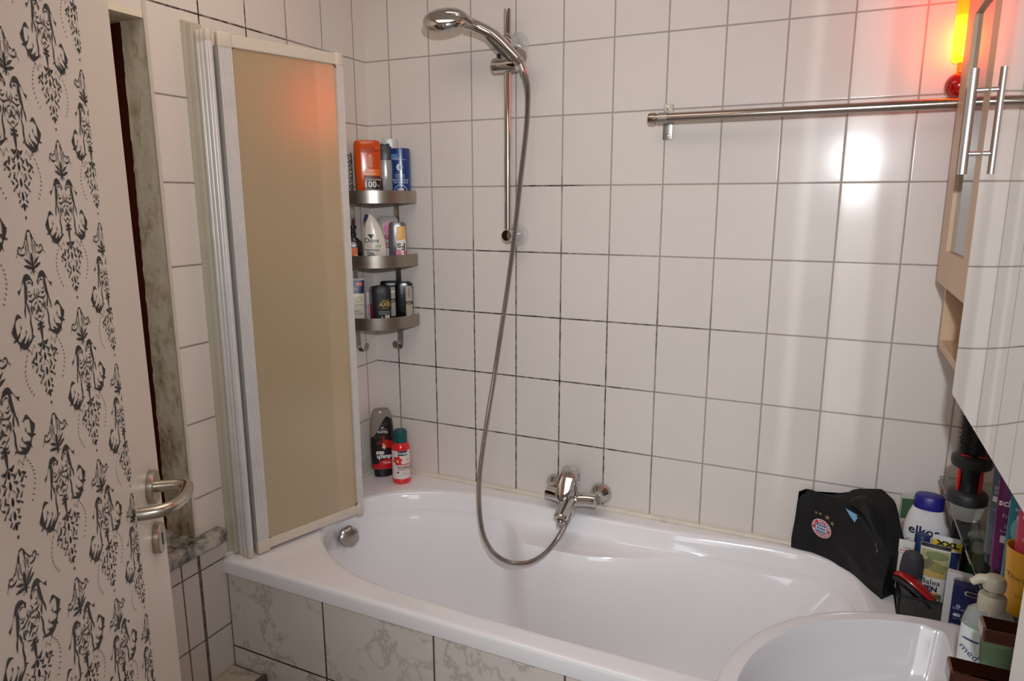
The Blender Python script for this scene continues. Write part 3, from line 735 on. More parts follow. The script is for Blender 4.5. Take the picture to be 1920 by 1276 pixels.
t, v = bottle('body_wash_bottle', 'clear grey-capped bottle with teal lid top between orange and blue ones', 'bottle', 0.113, -0.068, Z1, 0,
    [(0,.020,.014),(.004,.0235,.016),(.085,.0245,.017),(.105,.0255,.017),(.125,.0235,.0165),(.145,.0225,.016),(.168,.0225,.016),(.176,.020,.013),(.180,.016,.010)], 2.6, M((200,196,192), 0.15, trans=0.45), 0.132, M((66,66,70), 0.35), caprnd=0.004)
obj('cap_top', v.mesh(z0=0.1805, z1=0.184), M((40,110,130), 0.3), t)
v.rect(-0.023, -0.008, 0.004, 0.075, (36,30,30), skew=-0.004); v.rect(-0.0055, 0.021, 0.002, 0.012, (70,120,140)); v.finish(t)
t, v = bottle('shower_cream_bottle', 'dark blue cylindrical bottle standing upside down on the top tier', 'bottle', 0.1470, -0.0350, Z1, -4,
    [(0,.030,.024),(.003,.0325,.026),(.05,.034,.027),(.10,.0345,.027),(.150,.034,.026),(.168,.0335,.0255),(.1700,.0325,.0245)], 2.3, M((20,58,124), 0.22, coat=0.5))
def niv(v):
    v.rect(-0.028, -0.004, 0.138, 0.152, (48,100,166)); v.text('MEN', 0.009, -0.016, 0.146, (150,185,220)); v.text('PROTECT', 0.008, -0.014, 0.137, (225,232,240)); v.rect(-0.022, 0.022, 0.1335, 0.1345, (190,205,225))
    v.blob(0.000, 0.110, 0.010, 0.0105, (205,214,222)); v.blob(0.001, 0.110, 0.0035, 0.008, (120,140,160), eps=0.0014)
    v.text('WELLNESS', 0.0065, 0.001, 0.086, (200,212,228), flip=True); v.text('COMPLETE', 0.0065, 0.001, 0.079, (200,212,228), flip=True); v.text('PFLEGEDUSCHE', 0.007, 0.002, 0.070, (235,240,246), flip=True); v.text('SHOWER GEL', 0.0075, 0.002, 0.062, (235,240,246), flip=True)
    v.blob(0.002, 0.034, 0.0205, 0.0205, (226,232,240), inner=0.93, n=40); v.text('NIVEA', 0.0115, 0.002, 0.029, (240,244,248), 0.0004, flip=True); v.text('MEN', 0.0105, 0.002, 0.040, (240,244,248), 0.0002, flip=True)
niv(v); v.finish(t)
t, v = bottle('conditioner_bottle', 'tall white bottle hidden behind the orange shower gel bottle', 'bottle', 0.044, -0.070, Z1, 0, straight(.195, .040, .020, .012), 3, M((226,214,200), 0.35)); v.finish(t)
t, v = bottle('conditioner_bottle', 'white bottle hidden behind the clear grey-capped bottle', 'bottle', 0.100, -0.0210, Z1, 0, straight(.205, .028, .012, .005, 0.9), 3, M((224,220,214), 0.25, trans=0.2), ); v.finish(t)
t, v = bottle('hair_gel_tube', 'clear tube printed with black script at left end of top tier', 'bottle', 0.031, -0.160, Z1, 0, straight(.155, .017, .012, .004), 2.6, M((176,164,148), 0.3))
for i in range(9): v.text(random.choice(['KUNG','LASH','TAFT','MEGA','FIXX']), 0.020, 0.002, 0.045+0.012*i, (30,28,28), 0.0003, rot=random.uniform(-.3,.3))
v.finish(t)
# --- tier 2
t, v = bottle('body_lotion_bottle', 'white teardrop shower lotion bottle with navy tip on middle tier', 'bottle', 0.092, -0.112, Z2, 0,
    [(0,.034,.016,0.0),(.004,.0375,.019,0.0),(.05,.0375,.020,0.0),(.085,.0350,.019,-.001),(.115,.0290,.017,-.004),(.140,.0210,.014,-.008),(.158,.0135,.011,-.012),(.166,.0095,.008,-.014),(.170,.006,.005,-.015)], 2.3, M((232,222,206), 0.28, coat=0.3))
v.blob(-0.012, 0.098, 0.008, 0.006, (28,26,28), f=lambda t_: 1+0.35*math.sin(3*t_)); v.text('Dove', 0.021, -0.010, 0.083, (40,52,66), 0.0002)
v.blob(-0.021, 0.067, 0.006, 0.006, (96,100,104), inner=0.85, n=24); v.rect(0.001, 0.019, 0.0615, 0.0685, (132,180,110)); v.text('vegan', 0.006, 0.010, 0.065, (240,240,230))
v.text('Reichhaltige', 0.0095, -0.009, 0.053, (50,54,78), 0.0002); v.text('Pflege', 0.0095, -0.017, 0.043, (50,54,78), 0.0002); v.rect(-0.027, -0.002, 0.0335, 0.0385, (40,44,84)); v.text('24h pflegend', 0.0045, -0.015, 0.036, (230,230,235)); v.text('Pflegedusche', 0.005, -0.014, 0.028, (90,92,104))
v.rect(0.003, 0.024, 0.012, 0.0128, (120,116,110), skew=0.006); v.finish(t)
bm = bmesh.new(); tube(bm, [Vector((-0.030,-0.010,.146)), Vector((-0.022,-0.010,.166))], [0.0052,0.006], 12); obj('tip_closure', bm, M((26,34,92), 0.3), t)
t, v = bottle('pump_soap_bottle', 'black pump bottle with orange label at left of middle tier', 'bottle', 0.034, -0.150, Z2, 0,
    [(0,.026,.018),(.003,.029,.020),(.065,.029,.020),(.080,.025,.018),(.092,.012,.012),(.096,.009,.009)], 2.8, M((24,22,22), 0.25, coat=0.3))
v.rect(-0.026, 0.012, 0.003, 0.060, (238,106,24)); v.text('REAL', 0.0085, -0.001, 0.075, (236,232,228), 0.0002); v.text('SOFT', 0.0085, 0.000, 0.067, (236,232,228), 0.0002); v.rect(0.002, 0.013, 0.004, 0.036, (232,224,214), eps=0.0012)
for i in range(5): v.text('HHH', 0.006, 0.008, 0.010+0.005*i, (60,50,46))
v.finish(t)
bm = bmesh.new(); lathe(bm, [(0.010,.096),(0.010,.108),(0.006,.110),(0.006,.122),(0.012,.123),(0.012,.130),(0.004,.132)], 24); box(bm, -0.030, 0.004, -0.006, 0.006, .124, .132, .002); obj('pump_head', bm, BLACK, t)
t, v = bottle('micellar_bottle', 'slim white bottle with pink cap behind the teardrop bottle', 'bottle', 0.030, -0.062, Z2, 0,
    [(0,.022,.015),(.003,.024,.017),(.115,.024,.017),(.124,.020,.015),(.126,.0135,.0135),(.150,.0135,.0135),(.152,.012,.012)], 2.6, M((226,214,208), 0.3), 0.1262, M((226,138,156), 0.35))
v.rect(-0.016, 0.02, 0.07, 0.105, (236,170,178)); v.blob(0.006, 0.075, 0.008, 0.006, (218,120,60)); v.finish(t)
t, v = bottle('shampoo_bottle', 'pink and magenta shampoo bottle with grey top on middle tier', 'bottle', 0.096, -0.042, Z2, 0,
    [(0,.032,.015),(.004,.037,.018),(.09,.0385,.019),(.130,.037,.018),(.150,.033,.016),(.158,.027,.013)], 3, M((186,180,174), 0.25))
v.rect(-0.030, 0.036, 0.002, 0.062, (214,196,206)); v.blob(0.006, 0.118, 0.020, 0.026, (206,60,128)); v.blob(0.018, 0.105, 0.016, 0.018, (190,30,104), eps=0.0014); v.rect(-0.032, 0.036, 0.083, 0.099, (150,20,70), eps=0.0016); v.rect(-0.032, 0.036, 0.055, 0.072, (160,26,76), eps=0.0016)
v.text('GLISS', 0.011, 0.014, 0.091, (232,214,220)); v.text('SHAMPOO', 0.010, 0.010, 0.063, (232,214,220)); v.blob(0.010, 0.028, 0.012, 0.014, (176,200,214)); v.rect(-0.02, 0.03, 0.002, 0.014, (196,50,120)); v.finish(t)
t, v = bottle('shower_gel_bottle', 'grey and apricot shower gel bottle with rose print, upside down on middle tier', 'bottle', 0.1480, -0.064, Z2, 0,
    [(0,.026,.012),(.004,.0285,.015),(.07,.0295,.016),(.125,.0285,.015),(.138,.026,.013),(.141,.023,.011)], 3.2, M((112,110,112), 0.2, metal=0.35))
v.rect(-0.004, 0.0265, 0.020, 0.128, (232,176,96)); v.rect(-0.004, 0.0265, 0.028, 0.085, (238,226,216), eps=0.0011); v.blob(0.002, 0.040, 0.009, 0.013, (224,120,150), eps=0.0015); v.blob(0.024, 0.043, 0.006, 0.007, (214,90,120), eps=0.0015)
v.text('Fa', 0.032, 0.011, 0.063, (34,28,44), 0.0004, flip=True, eps=0.002); v.rect(-0.004, 0.0265, 0.004, 0.020, (226,150,84)); v.text('GLOW', 0.009, 0.012, 0.100, (244,206,140)); v.blob(0.004,0.085,0.009,0.004,(226,170,92),eps=0.0015); v.finish(t)
# --- tier 3
t, v = bottle('body_lotion_tube', 'white lotion tube with navy and orange top at left of bottom tier', 'tube', 0.028, -0.145, Z3, 0,
    [(0,.026,.018),(.003,.029,.019),(.10,.030,.014),(.155,.031,.004),(.162,.031,.002)], 2.6, M((226,216,196), 0.35))
v.rect(-0.028, 0.030, 0.113, 0.156, (20,40,84)); v.rect(0.004, 0.024, 0.138, 0.149, (228,96,60), eps=0.0012); v.rect(-0.026, 0.028, 0.006, 0.018, (66,160,196)); v.text('BODY', 0.008, 0.006, 0.055, (70,64,60)); v.text('LOTION', 0.009, 0.005, 0.046, (70,64,60)); v.blob(0.011, 0.093, 0.010, 0.009, (110,160,110), inner=0.88, n=24); v.rect(-0.02,0.028,0.074,0.0752,(90,110,140)); v.text('CREME', 0.008, -0.004, 0.128, (200,210,225)); v.finish(t)
t, v = bottle('cosmetic_tube', 'narrow silver-white tube leaning beside the white lotion tube', 'tube', 0.0655, -0.128, Z3, 0, straight(.120, .007, .010, .002, 1.0), 2.6, M((206,202,206), 0.2, metal=0.3)); v.text('care care', 0.010, 0.0, 0.06, (70,70,90), rot=PI/2); v.finish(t)
t, v = bottle('styling_bottle', 'dark red bottle with shiny silver cap on bottom tier', 'bottle', 0.082, -0.108, Z3, 0,
    [(0,.018,.014),(.003,.020,.016),(.12,.020,.016),(.132,.018,.014),(.136,.014,.011)], 2.6, M((146,18,28), 0.2, coat=0.5), 0.076, mat('silver_cap', (206,204,204), 0.12, metal=1.0)); v.finish(t)
t, v = bottle('shower_gel_bottle', 'matt black shower gel bottle with gold lettering on bottom tier', 'bottle', 0.1085, -0.112, Z3, 0,
    [(0,.026,.017),(.004,.029,.019),(.06,.0305,.020),(.11,.0320,.020),(.128,.0310,.019),(.136,.027,.016),(.139,.021,.012)], 2.9, M((30,30,32), 0.45))
v.text('AXE', 0.019, 0.010, 0.078, (196,160,80), 0.0006); v.text('DARK', 0.009, 0.012, 0.090, (196,160,80)); v.text('GOLD', 0.0085, 0.011, 0.066, (176,140,66)); v.rect(-0.010, 0.026, 0.044, 0.056, (120,116,112)); v.text('BODYWASH', 0.0058, 0.008, 0.050, (24,24,26), 0.0002)
v.text('3', 0.020, 0.000, 0.031, (220,214,206)); v.text('IN1', 0.011, 0.010, 0.026, (220,214,206)); v.rect(0.010, 0.025, 0.030, 0.042, (206,200,192)); v.rect(0.012, 0.025, 0.014, 0.026, (190,184,178)); v.finish(t)
t, v = bottle('hair_mask_tube', 'beige tube with wide black cap behind the black gold-lettered bottle', 'tube', 0.1075, -0.052, Z3, 0,
    [(0,.014,.012),(.030,.017,.014),(.09,.021,.014),(.128,.026,.012),(.1285,.036,.014),(.143,.037,.015),(.148,.034,.013)], 2.8, M((176,164,148), 0.35), 0.1285, M((20,19,20), 0.3))
v.rect(-0.022, 0.022, 0.077, 0.089, (22,20,20)); v.text('syoss', 0.011, 0.0, 0.083, (226,220,212)); v.rect(0.0-0.008, 0.012, 0.110, 0.116, (224,220,214)); v.rect(-0.02, 0.02, 0.0, 0.030, (24,22,22)); v.rect(-0.004, 0.011, 0.010, 0.020, (120,180,110), eps=0.0013); v.text('HAIR TREATMENT', 0.004, 0.002, 0.121, (90,80,72)); v.finish(t)
t, v = bottle('hair_conditioner_bottle', 'rounded black bottle with beige side label at right of bottom tier', 'bottle', 0.1520, -0.0420, Z3, 0,
    [(0,.027,.016),(.004,.030,.018),(.13,.0305,.018),(.142,.028,.016),(.147,.022,.012)], 3.2, M((20,19,20), 0.22, coat=0.4))
v.rect(0.005, 0.0275, 0.020, 0.134, (172,158,142)); v.rect(0.005, 0.0275, 0.072, 0.082, (60,40,34), eps=0.0012); v.text('syoss', 0.0075, 0.016, 0.077, (232,224,214)); v.text('KERATIN', 0.007, 0.016, 0.112, (70,56,46), rot=PI/2); v.blob(0.014, 0.030, 0.005, 0.007, (236,230,222), inner=0.75); v.finish(t)
# --- tub corner
t, v = bottle('shower_gel_bottle', 'clear, black and red shower gel bottle upside down in the tub corner', 'bottle', 0.056, -0.068, 0.6005, 2,
    [(0,.028,.016),(.003,.031,.019),(.030,.033,.021),(.031,.038,.023),(.050,.041,.025),(.090,.0435,.026),(.140,.0435,.026),(.190,.0405,.024),(.222,.036,.021),(.238,.032,.018),(.247,.026,.014),(.250,.020,.010)], 2.5, M((190,178,164), 0.10, trans=0.5, ior=1.2), 0.030, M((22,20,22), 0.35), bottomcap=True)
def dd(v):
    # black sleeve with sloping top
    bm = bmesh.new(); nx, nz = 14, 26; g = []
    for j in range(nz+1):
        row = []
        for i in range(nx+1):
            u = -1+2*i/nx
            zt = 0.150+0.075*sm(-1.0, 0.55, u)-0.012*sm(.6,1,u); zb = 0.033
            z = zb+(zt-zb)*j/nz; hw = v.at(z)[0]; row.append(bm.verts.new((u*hw*0.93, z, 0)))
        g.append(row)
    for j in range(nz):
        for i in range(nx): bm.faces.new((g[j][i], g[j][i+1], g[j+1][i+1], g[j+1][i]))
    v.put(bm, (30,24,26), 'label_print', 0.0008)
    v.rect(-0.036, 0.036, 0.033, 0.052, (196,20,34), eps=0.0012, nx=14); v.blob(0.012, 0.056, 0.026, 0.014, (206,32,40), eps=0.0014)
    v.text('XXXL', 0.0105, 0.012, 0.057, (240,214,210), 0.0003, flip=True, eps=0.0018)
    v.text('dusch', 0.0215, 0.004, 0.078, (240,238,236), 0.0009, flip=True, eps=0.0018); v.text('das', 0.0215, -0.009, 0.093, (240,238,236), 0.0009, flip=True, eps=0.0018)
    v.blob(0.016, 0.125, 0.019, 0.016, (186,30,24), eps=0.0012, f=lambda t_: 1+0.12*math.sin(5*t_)); v.blob(-0.010, 0.132, 0.012, 0.006, (120,20,20), eps=0.0012); v.blob(0.004, 0.145, 0.004, 0.014, (170,30,24), eps=0.0013)
    v.blob(0.004, 0.118, 0.0055, 0.010, (250,180,140), eps=0.0015, f=lambda t_: 1+0.3*math.sin(4*t_)); v.blob(0.006, 0.114, 0.003, 0.004, (255,240,220), eps=0.0017)
    v.text('Noire', 0.015, 0.002, 0.170, (226,220,216), 0.0003, flip=True, eps=0.0016); v.text('aufregend', 0.0065, 0.003, 0.179, (190,180,176), flip=True, eps=0.0016)
    v.rect(-0.003, 0.006, 0.184, 0.189, (190,186,182), eps=0.0013); v.text('wild & energising', 0.005, 0.004, 0.198, (60,120,90), flip=True); v.blob(-0.016, 0.152, 0.012, 0.006, (96,88,86), inner=0.8, n=24, eps=0.0013)
dd(v); v.finish(t)
t, v = bottle('bath_oil_bottle', 'red round bottle with dark green cap beside the clear-topped one in tub corner', 'bottle', 0.146, -0.085, 0.6005, 0,
    [(0,.028,.028),(.003,.0315,.0315),(.012,.0325,.0325),(.125,.0325,.0325),(.136,.030,.030),(.144,.0255,.0255),(.146,.0235,.0235),(.184,.0235,.0235),(.190,.021,.021)], 2.0, M((226,40,44), 0.16, coat=0.5), 0.146, M((18,84,84), 0.35), caprnd=0.004)
v.rect(-0.0305, 0.0305, 0.020, 0.122, (230,218,210), nx=24); v.rect(-0.011, 0.021, 0.105, 0.122, (20,60,74), eps=0.0012); v.text('Kneipp', 0.011, 0.006, 0.1135, (236,240,240), 0.0003, eps=0.0018)
v.blob(-0.012, 0.087, 0.017, 0.018, (214,44,60), eps=0.0012, f=lambda t_: 0.85+0.18*math.sin(6*t_)); v.blob(-0.012, 0.085, 0.004, 0.005, (246,206,90), eps=0.0016); v.blob(0.02, 0.09, 0.005, 0.005, (240,180,170)); v.rect(-0.012, 0.029, 0.0705, 0.074, (214,44,60), eps=0.0012)
v.text('RÜCKEN &', 0.0098, 0.010, 0.062, (60,50,56), 0.0003, eps=0.0016); v.text('SCHULTER', 0.0092, 0.010, 0.054, (70,60,66), eps=0.0016); v.text('vegan', 0.0045, 0.009, 0.044, (90,80,84)); v.text('Aroma Pflege', 0.0045, 0.010, 0.037, (90,80,84)); v.blob(-0.012, 0.044, 0.004, 0.0025, (60,30,30)); v.finish(t)

# ------------------------------------------------------------------ door
E0 = Vector((0.475, -1.259, 0)); PHI = 0.87168
dh = Vector((math.cos(PHI), -math.sin(PHI), 0)); dn = Vector((math.sin(PHI), math.cos(PHI), 0))
DOORP = mat('door_paint', (240,230,217), 0.32, vary=0.02, vscale=3)
dr = thing('door_1', 'open white door covered with black damask film, steel lever handle', 'door', tuple(E0+dh*0.86)); dr['kind'] = 'structure'
TD = Matrix(((dh.x, dn.x, 0, E0.x), (dh.y, dn.y, 0, E0.y), (0, 0, 1, 0), (0, 0, 0, 1)))   # local: x = toward hinge, y = toward room face, z up
def dsub(nm, bm, m, smooth=True):
    xf(bm, TD); bmesh.ops.recalc_face_normals(bm, faces=bm.faces[:]); return world(obj(nm, bm, m, smooth=smooth), dr)
dsub('door_leaf', B(0.0, 0.86, -0.040, 0.0, 0.008, 2.0, 0.0015), DOORP, False)
SE = 0.156
dsub('film', B(SE, 0.858, 0.0, 0.0007, 0.04, 1.99), mat('film_white', (238,228,216), 0.38), False)
# damask print
def stroke(bm, pts, w0, w1, w2, ox, oz, sx, sz, per=5):
    P = spline([(a, b, 0) for a, b in pts], per); n = len(P); Lf = []; Rt = []
    for i, p in enumerate(P):
        t = i/(n-1); w = (w0*(1-2*t)+w1*2*t) if t < 0.5 else (w1*(2-2*t)+w2*(2*t-1))
        d = (P[min(i+1, n-1)]-P[max(i-1, 0)])
        # measured in metric space
        d = Vector((d.x*sx, d.y*sz, 0)); d = d.normalized() if d.length > 0 else Vector((1,0,0)); nn = Vector((-d.y, d.x, 0))*w
        q = Vector((ox+p.x*sx, oz-p.y*sz, 0)); Lf.append(q+nn); Rt.append(q-nn)
    L_ = [bm.verts.new((max(v.x, SE), 0.0012, v.y)) for v in Lf]; R_ = [bm.verts.new((max(v.x, SE), 0.0012, v.y)) for v in Rt]
    for i in range(n-1):
        if max(Lf[i].x, Rt[i].x, Lf[i+1].x, Rt[i+1].x) <= SE: continue
        try: bm.faces.new((L_[i], L_[i+1], R_[i+1], R_[i]))
        except ValueError: pass
W = 0.001
ST = [ # (points in (u: half-widths, v: 0 top..1 bottom), start / middle / end width)
 ([(.11,.075),(.10,.045),(.15,.014),(.28,.0),(.42,.018),(.50,.06),(.57,.095),(.63,.115)], .8, 3.4, .6),
 ([(.52,.07),(.60,.098),(.65,.085)], 2.4, 2.2, .3),
 ([(.36,.03),(.375,.10),(.40,.165),(.47,.22),(.50,.29)], 1.6, 3.4, .3), ([(.42,.17),(.36,.22),(.35,.27)], 1.6, 2.0, .3),
 ([(.14,.06),(.22,.04),(.30,.055),(.32,.095),(.25,.115),(.20,.095)], .5, .9, .7), ([(.16,.13),(.24,.145),(.31,.13)], .4, 1.2, .4), ([(.15,.16),(.22,.185),(.33,.17)], .4, 1.3, .4),
 ([(.05,.10),(.09,.14),(.05,.175)], .5, 1.1, .4), ([(.0,.13),(.03,.16),(.0,.19)], .5, 1.1, .4),
 ([(.64,.275),(.74,.255),(.86,.28),(.93,.34),(.90,.405),(.79,.46),(.60,.487),(.42,.465),(.28,.435)], .8, 5.0, .6),
 ([(.90,.33),(1.02,.35)], 2.0, 1.1, .2), ([(.88,.41),(1.00,.425)], 2.0, 1.1, .2), ([(.78,.46),(.82,.505)], 1.8, 1.0, .2), ([(.58,.485),(.56,.525)], 1.6, 1.0, .2),
 ([(.76,.455),(.62,.43),(.54,.395),(.56,.365)], 2.8, 1.8, .3), ([(.86,.41),(.76,.385),(.69,.35),(.71,.32)], 2.8, 1.7, .3), ([(.60,.47),(.48,.44),(.43,.41)], 2.2, 1.4, .3),
 ([(.31,.27),(.345,.33),(.33,.39),(.37,.45),(.43,.47)], .8, 1.6, .5), ([(.33,.43),(.25,.455)], 1.4, 1.0, .3),
 ([(.05,.165),(.17,.18),(.25,.215),(.255,.265),(.18,.31),(.08,.335),(.0,.36)], .5, 1.3, .7),
 ([(.03,.20),(.12,.215),(.16,.245),(.10,.262)], .4, 1.6, .3), ([(.02,.27),(.08,.275),(.14,.295)], .4, 1.8, .3), ([(.0,.22),(.03,.25),(.0,.28)], .4, 1.5, .3), ([(.0,.31),(.06,.32)], 1.2, 1.2, .3), ([(.19,.22),(.21,.26)], .8, 1.4, .3),
 ([(.0,.36),(.09,.375),(.13,.355)], .8, 1.4, .3), ([(.0,.385),(.10,.405),(.15,.39)], .8, 1.4, .3), ([(.0,.35),(.02,.42),(.0,.50)], 1.2, 1.5, .8),
]
def leafv(u, v, du, dv, w): return ([(u, v), (u+du*.5, v+dv*.5+.006), (u+du, v+dv)], .6, w, .3)
PL = []
for (u, v, du, dv, w) in [(.0,.505,.13,.025,1.7),(.0,.52,.0,.06,1.9),(.06,.53,.14,-.02,1.7),(.05,.545,.12,.035,1.7),(.38,.515,.10,.05,1.9),(.44,.565,.08,-.045,1.7),(.36,.595,.15,.03,1.8),(.30,.56,.03,.065,1.7),(.30,.53,.05,-.03,1.4),
        (.13,.60,.12,-.035,1.6),(.10,.615,.14,.03,1.7),(.0,.595,.0,.065,1.8),(.31,.655,.13,-.025,1.6),(.28,.67,.13,.04,1.7),(.18,.67,.05,.055,1.5),(.05,.66,.09,.05,1.6),(.44,.64,.07,.02,1.3),
        (.11,.735,.12,-.035,1.6),(.09,.75,.13,.03,1.6),(.0,.71,.0,.065,1.8),(.24,.755,.11,-.03,1.5),(.20,.775,.10,.03,1.5),(.05,.795,.10,.035,1.5),(.11,.845,.09,-.03,1.5),(.08,.865,.09,.02,1.5),(.0,.81,.0,.065,1.7),(.02,.90,.09,.015,1.3),(0,.89,0,.06,1.5)]:
    PL.append(leafv(u, v, du, dv, w))
DOTS = [(.50+.26*math.sin(PI*(i+.8)/12), .52+.33*i/10) for i in range(11)]
CR = [([(.0,.0),(.12,.02),(.18,.18),(.08,.30)], 1.0, 2.2, .8), ([(.10,.12),(.30,.20),(.40,.33),(.55,.36)], 1.2, 2.6, .5), ([(.30,.30),(.34,.44),(.5,.52),(.78,.48),(.80,.36),(.62,.36),(.62,.43)], .8, 1.5, .9), ([(.80,.45),(.95,.52),(.88,.6)], 1.0,1.0,.6), ([(.08,.28),(.14,.42),(.10,.55)], .7, 1.0, .6), ([(.16,.2),(.2,.34),(.28,.45),(.3,.55)], .7,1.2,.5),
      ([(.0,.50),(.04,.62),(.0,.80)], 1.2, 2.4, 1.2), ([(.0,.80),(.16,.72),(.36,.66),(.50,.60)], 1.6, 2.8, .5), ([(.0,.84),(.2,.82),(.42,.78),(.55,.76)], 1.6, 2.4, .5), ([(.0,.84),(.12,.92),(.20,.96)], 1.6, 1.8, .4), ([(.0,.82),(.0,.92),(.0,1.0)], 2.0, 1.8, .4), ([(.1,.7),(.2,.6),(.2,.56)], .8,1.2,.4)]
bm = bmesh.new()
cA, sA, PV2, zA = 0.11635, 0.28317, 0.19047, 1.64532
MH, MW = 0.1335, 0.0680
for ci in range(-1, 5):
    off = 0.0 if ci % 2 == 0 else -0.5
    for j in range(-2, 9):
        sx0 = sA+cA*ci; zd = zA-PV2*(j-off)
        ztop = zd+MH
        if ztop > 1.985 or zd < 0.08: continue
        for sg in (-1, 1):
            for pts, a, b, c in ST: stroke(bm, pts, a*W*1.0+.0003, b*W*1.08, c*W*.9+.0001, sx0, ztop, MW*sg, MH)
            for pts, a, b, c in PL: stroke(bm, pts, a*W*1.35, b*W*1.5, c*W*1.1, sx0, ztop, MW*sg, MH, 3)
            for (u, v_) in DOTS: stroke(bm, [(u, v_), (u+.012, v_+.012)], .0014, .0019, .0014, sx0, ztop, MW*sg, MH, 2)
        stroke(bm, [(0, .985), (0, 1.01)], .0012, .0018, .001, sx0, ztop, MW, MH, 2)
        for sg in (-1, 1):
            for pts, a, b, c in CR: stroke(bm, pts, a*W*.8, b*W*.85, c*W*.8, sx0, zd-0.0125, 0.037*sg, 0.044, 4)
    
dsub('damask_print', bm, mat('damask_black', (30,27,28), 0.5), False)
# handle
bm = bmesh.new(); lathe(bm, [(0.0265, 0.0), (0.027, 0.002), (0.027, 0.0085), (0.0255, 0.010), (0.009, 0.0105)], 40, (0.064, 0, 1.125), 'y'); dsub('rosette', bm, mat('satin_steel', (186,178,164), 0.28, metal=1.0))
SAT = bpy.data.materials['satin_steel']
bm = bmesh.new(); lathe(bm, [(0.0245, 0.0), (0.025, 0.002), (0.025, 0.0085), (0.0235, 0.010), (0.004, 0.0101)], 40, (0.063, 0, 1.038), 'y'); dsub('key_rosette', bm, SAT)
bm = bmesh.new(); box(bm, 0.0605, 0.0655, 0.0098, 0.0106, 1.026, 1.046, 0.001); dsub('keyhole', bm, BLACK)
bm = bmesh.new(); lp = spline([(0.064,0.008,1.125),(0.064,0.030,1.125),(0.066,0.045,1.125),(0.076,0.056,1.125),(0.100,0.058,1.124),(0.125,0.056,1.124),(0.148,0.047,1.124),(0.160,0.033,1.124),(0.164,0.018,1.124),(0.165,0.006,1.124)], 6)
tube(bm, lp, 0.0095, 20); dsub('lever_handle', bm, SAT)
for z in (0.3, 1.75):
    bm = bmesh.new(); lathe(bm, [(0.008, z), (0.008, z+0.08)], 16, (0.866, -0.006, 0)); dsub('hinge', bm, SAT)

# ------------------------------------------------------------------ wall cabinet with glass door
BIRCH = mat('birch_veneer', (206,174,142), 0.42, vary=0.07, vscale=9)
BIRCHD = mat('birch_shelf', (150,96,74), 0.45, vary=0.1, vscale=9)
cab = thing('wall_cabinet', 'narrow birch wall cabinet with glass door and open bottom compartment', 'cabinet', (1.80, -0.25, 1.25))
XD = 1.684
def cs(nm, a, m=BIRCH, bev=0.001, parent=cab): return world(obj(nm, B(*a, bev=bev), m, smooth=False), parent)
cs('side_panel', (1.703, 1.899, -0.116, -0.100, 1.225, 2.30)); cs('side_panel', (1.703, 1.899, -0.505, -0.489, 1.225, 2.30))
cs('bottom_shelf', (1.703, 1.899, -0.489, -0.116, 1.225, 1.243)); cs('compartment_shelf', (1.705, 1.899, -0.489, -0.116, 1.405, 1.423)); cs('top_panel', (1.703, 1.899, -0.489, -0.116, 2.284, 2.30)); cs('middle_shelf', (1.709, 1.890, -0.489, -0.116, 1.85, 1.866))
cs('back_panel', (1.892, 1.899, -0.489, -0.116, 1.243, 2.284))
dl = bmesh.new(); box(dl, XD, XD+0.018, -0.195, -0.095, 1.380, 2.30, 0.001)
box(dl, XD, XD+0.018, -0.505, -0.436, 1.380, 2.30, 0.001); box(dl, XD, XD+0.018, -0.436, -0.195, 1.380, 1.455, 0.001); box(dl, XD, XD+0.018, -0.436, -0.195, 1.943, 2.30, 0.001)
cd = world(obj('door', dl, BIRCH, smooth=False), cab)
def wsub(nm, bm, m, par, smooth=True):
    o = obj(nm, bm, m, smooth=smooth); o.parent = par; o.matrix_parent_inverse = Matrix.Identity(4); return o
wsub('glass_pane', B(XD+0.008, XD+0.012, -0.440, -0.191, 1.451, 1.947), mat('door_glass', (170,178,180), 0.04, trans=0.75, ior=1.5), cd, False)
bm = bmesh.new(); HY, HX = -0.472, 1.6605
tube(bm, [(HX, HY, 1.612), (HX, HY, 1.794)], 0.0078, 20)
for z in (1.648, 1.757): tube(bm, [(HX, HY, z), (XD, HY, z)], 0.0045, 14)
wsub('bar_handle', bm, mat('satin_handle', (226,226,228), 0.34, metal=1.0), cd)

# ------------------------------------------------------------------ mirror cabinet
mc = thing('mirror_cabinet', 'frameless mirror cabinet beside the birch cabinet reflecting the tiles', 'mirror', (1.80, -0.85, 1.2))
ya, yb, za, zb = -0.507, -1.30, 1.210, 2.30
def mx_(t): return 1.684+0.008*t
def theta(t):
    pts = TH
    for (a, fa), (b, fb) in zip(pts, pts[1:]):
        if t <= b: return fa+(fb-fa)*(t-a)/(b-a)
    return pts[-1][1]
TH = [(0.0, 0.0), (0.12, -0.022), (0.251, -0.059), (0.391, -0.110), (0.497, -0.150), (0.85, -0.20)]
bm = bmesh.new(); NY = 60; cols = []
for i in range(NY+1):
    y = ya+(yb-ya)*i/NY; t = ya-y
    cols.append((bm.verts.new((mx_(t), y, za)), bm.verts.new((mx_(t), y, zb))))
for i in range(NY): bm.faces.new((cols[i][0], cols[i+1][0], cols[i+1][1], cols[i][1]))
MIRR = mat('mirror_silver', (236,238,236), 0.0, metal=1.0)
mo = obj('mirror_face', bm, MIRR, smooth=True)
nv = []
for v in mo.data.vertices:
    t = ya-v.co.y; nv.append(Vector((-1, theta(t), 0)).normalized())
if mo.data.polygons[0].normal.x > 0: mo.data.flip_normals()
mo.data.normals_split_custom_set_from_vertices(nv)
world(mo, mc)
world(obj('mirror_edge', B(1.687, 1.692, ya+(-0.0005), ya-0.004, za, zb), M((150,160,150), 0.3), smooth=False), mc)
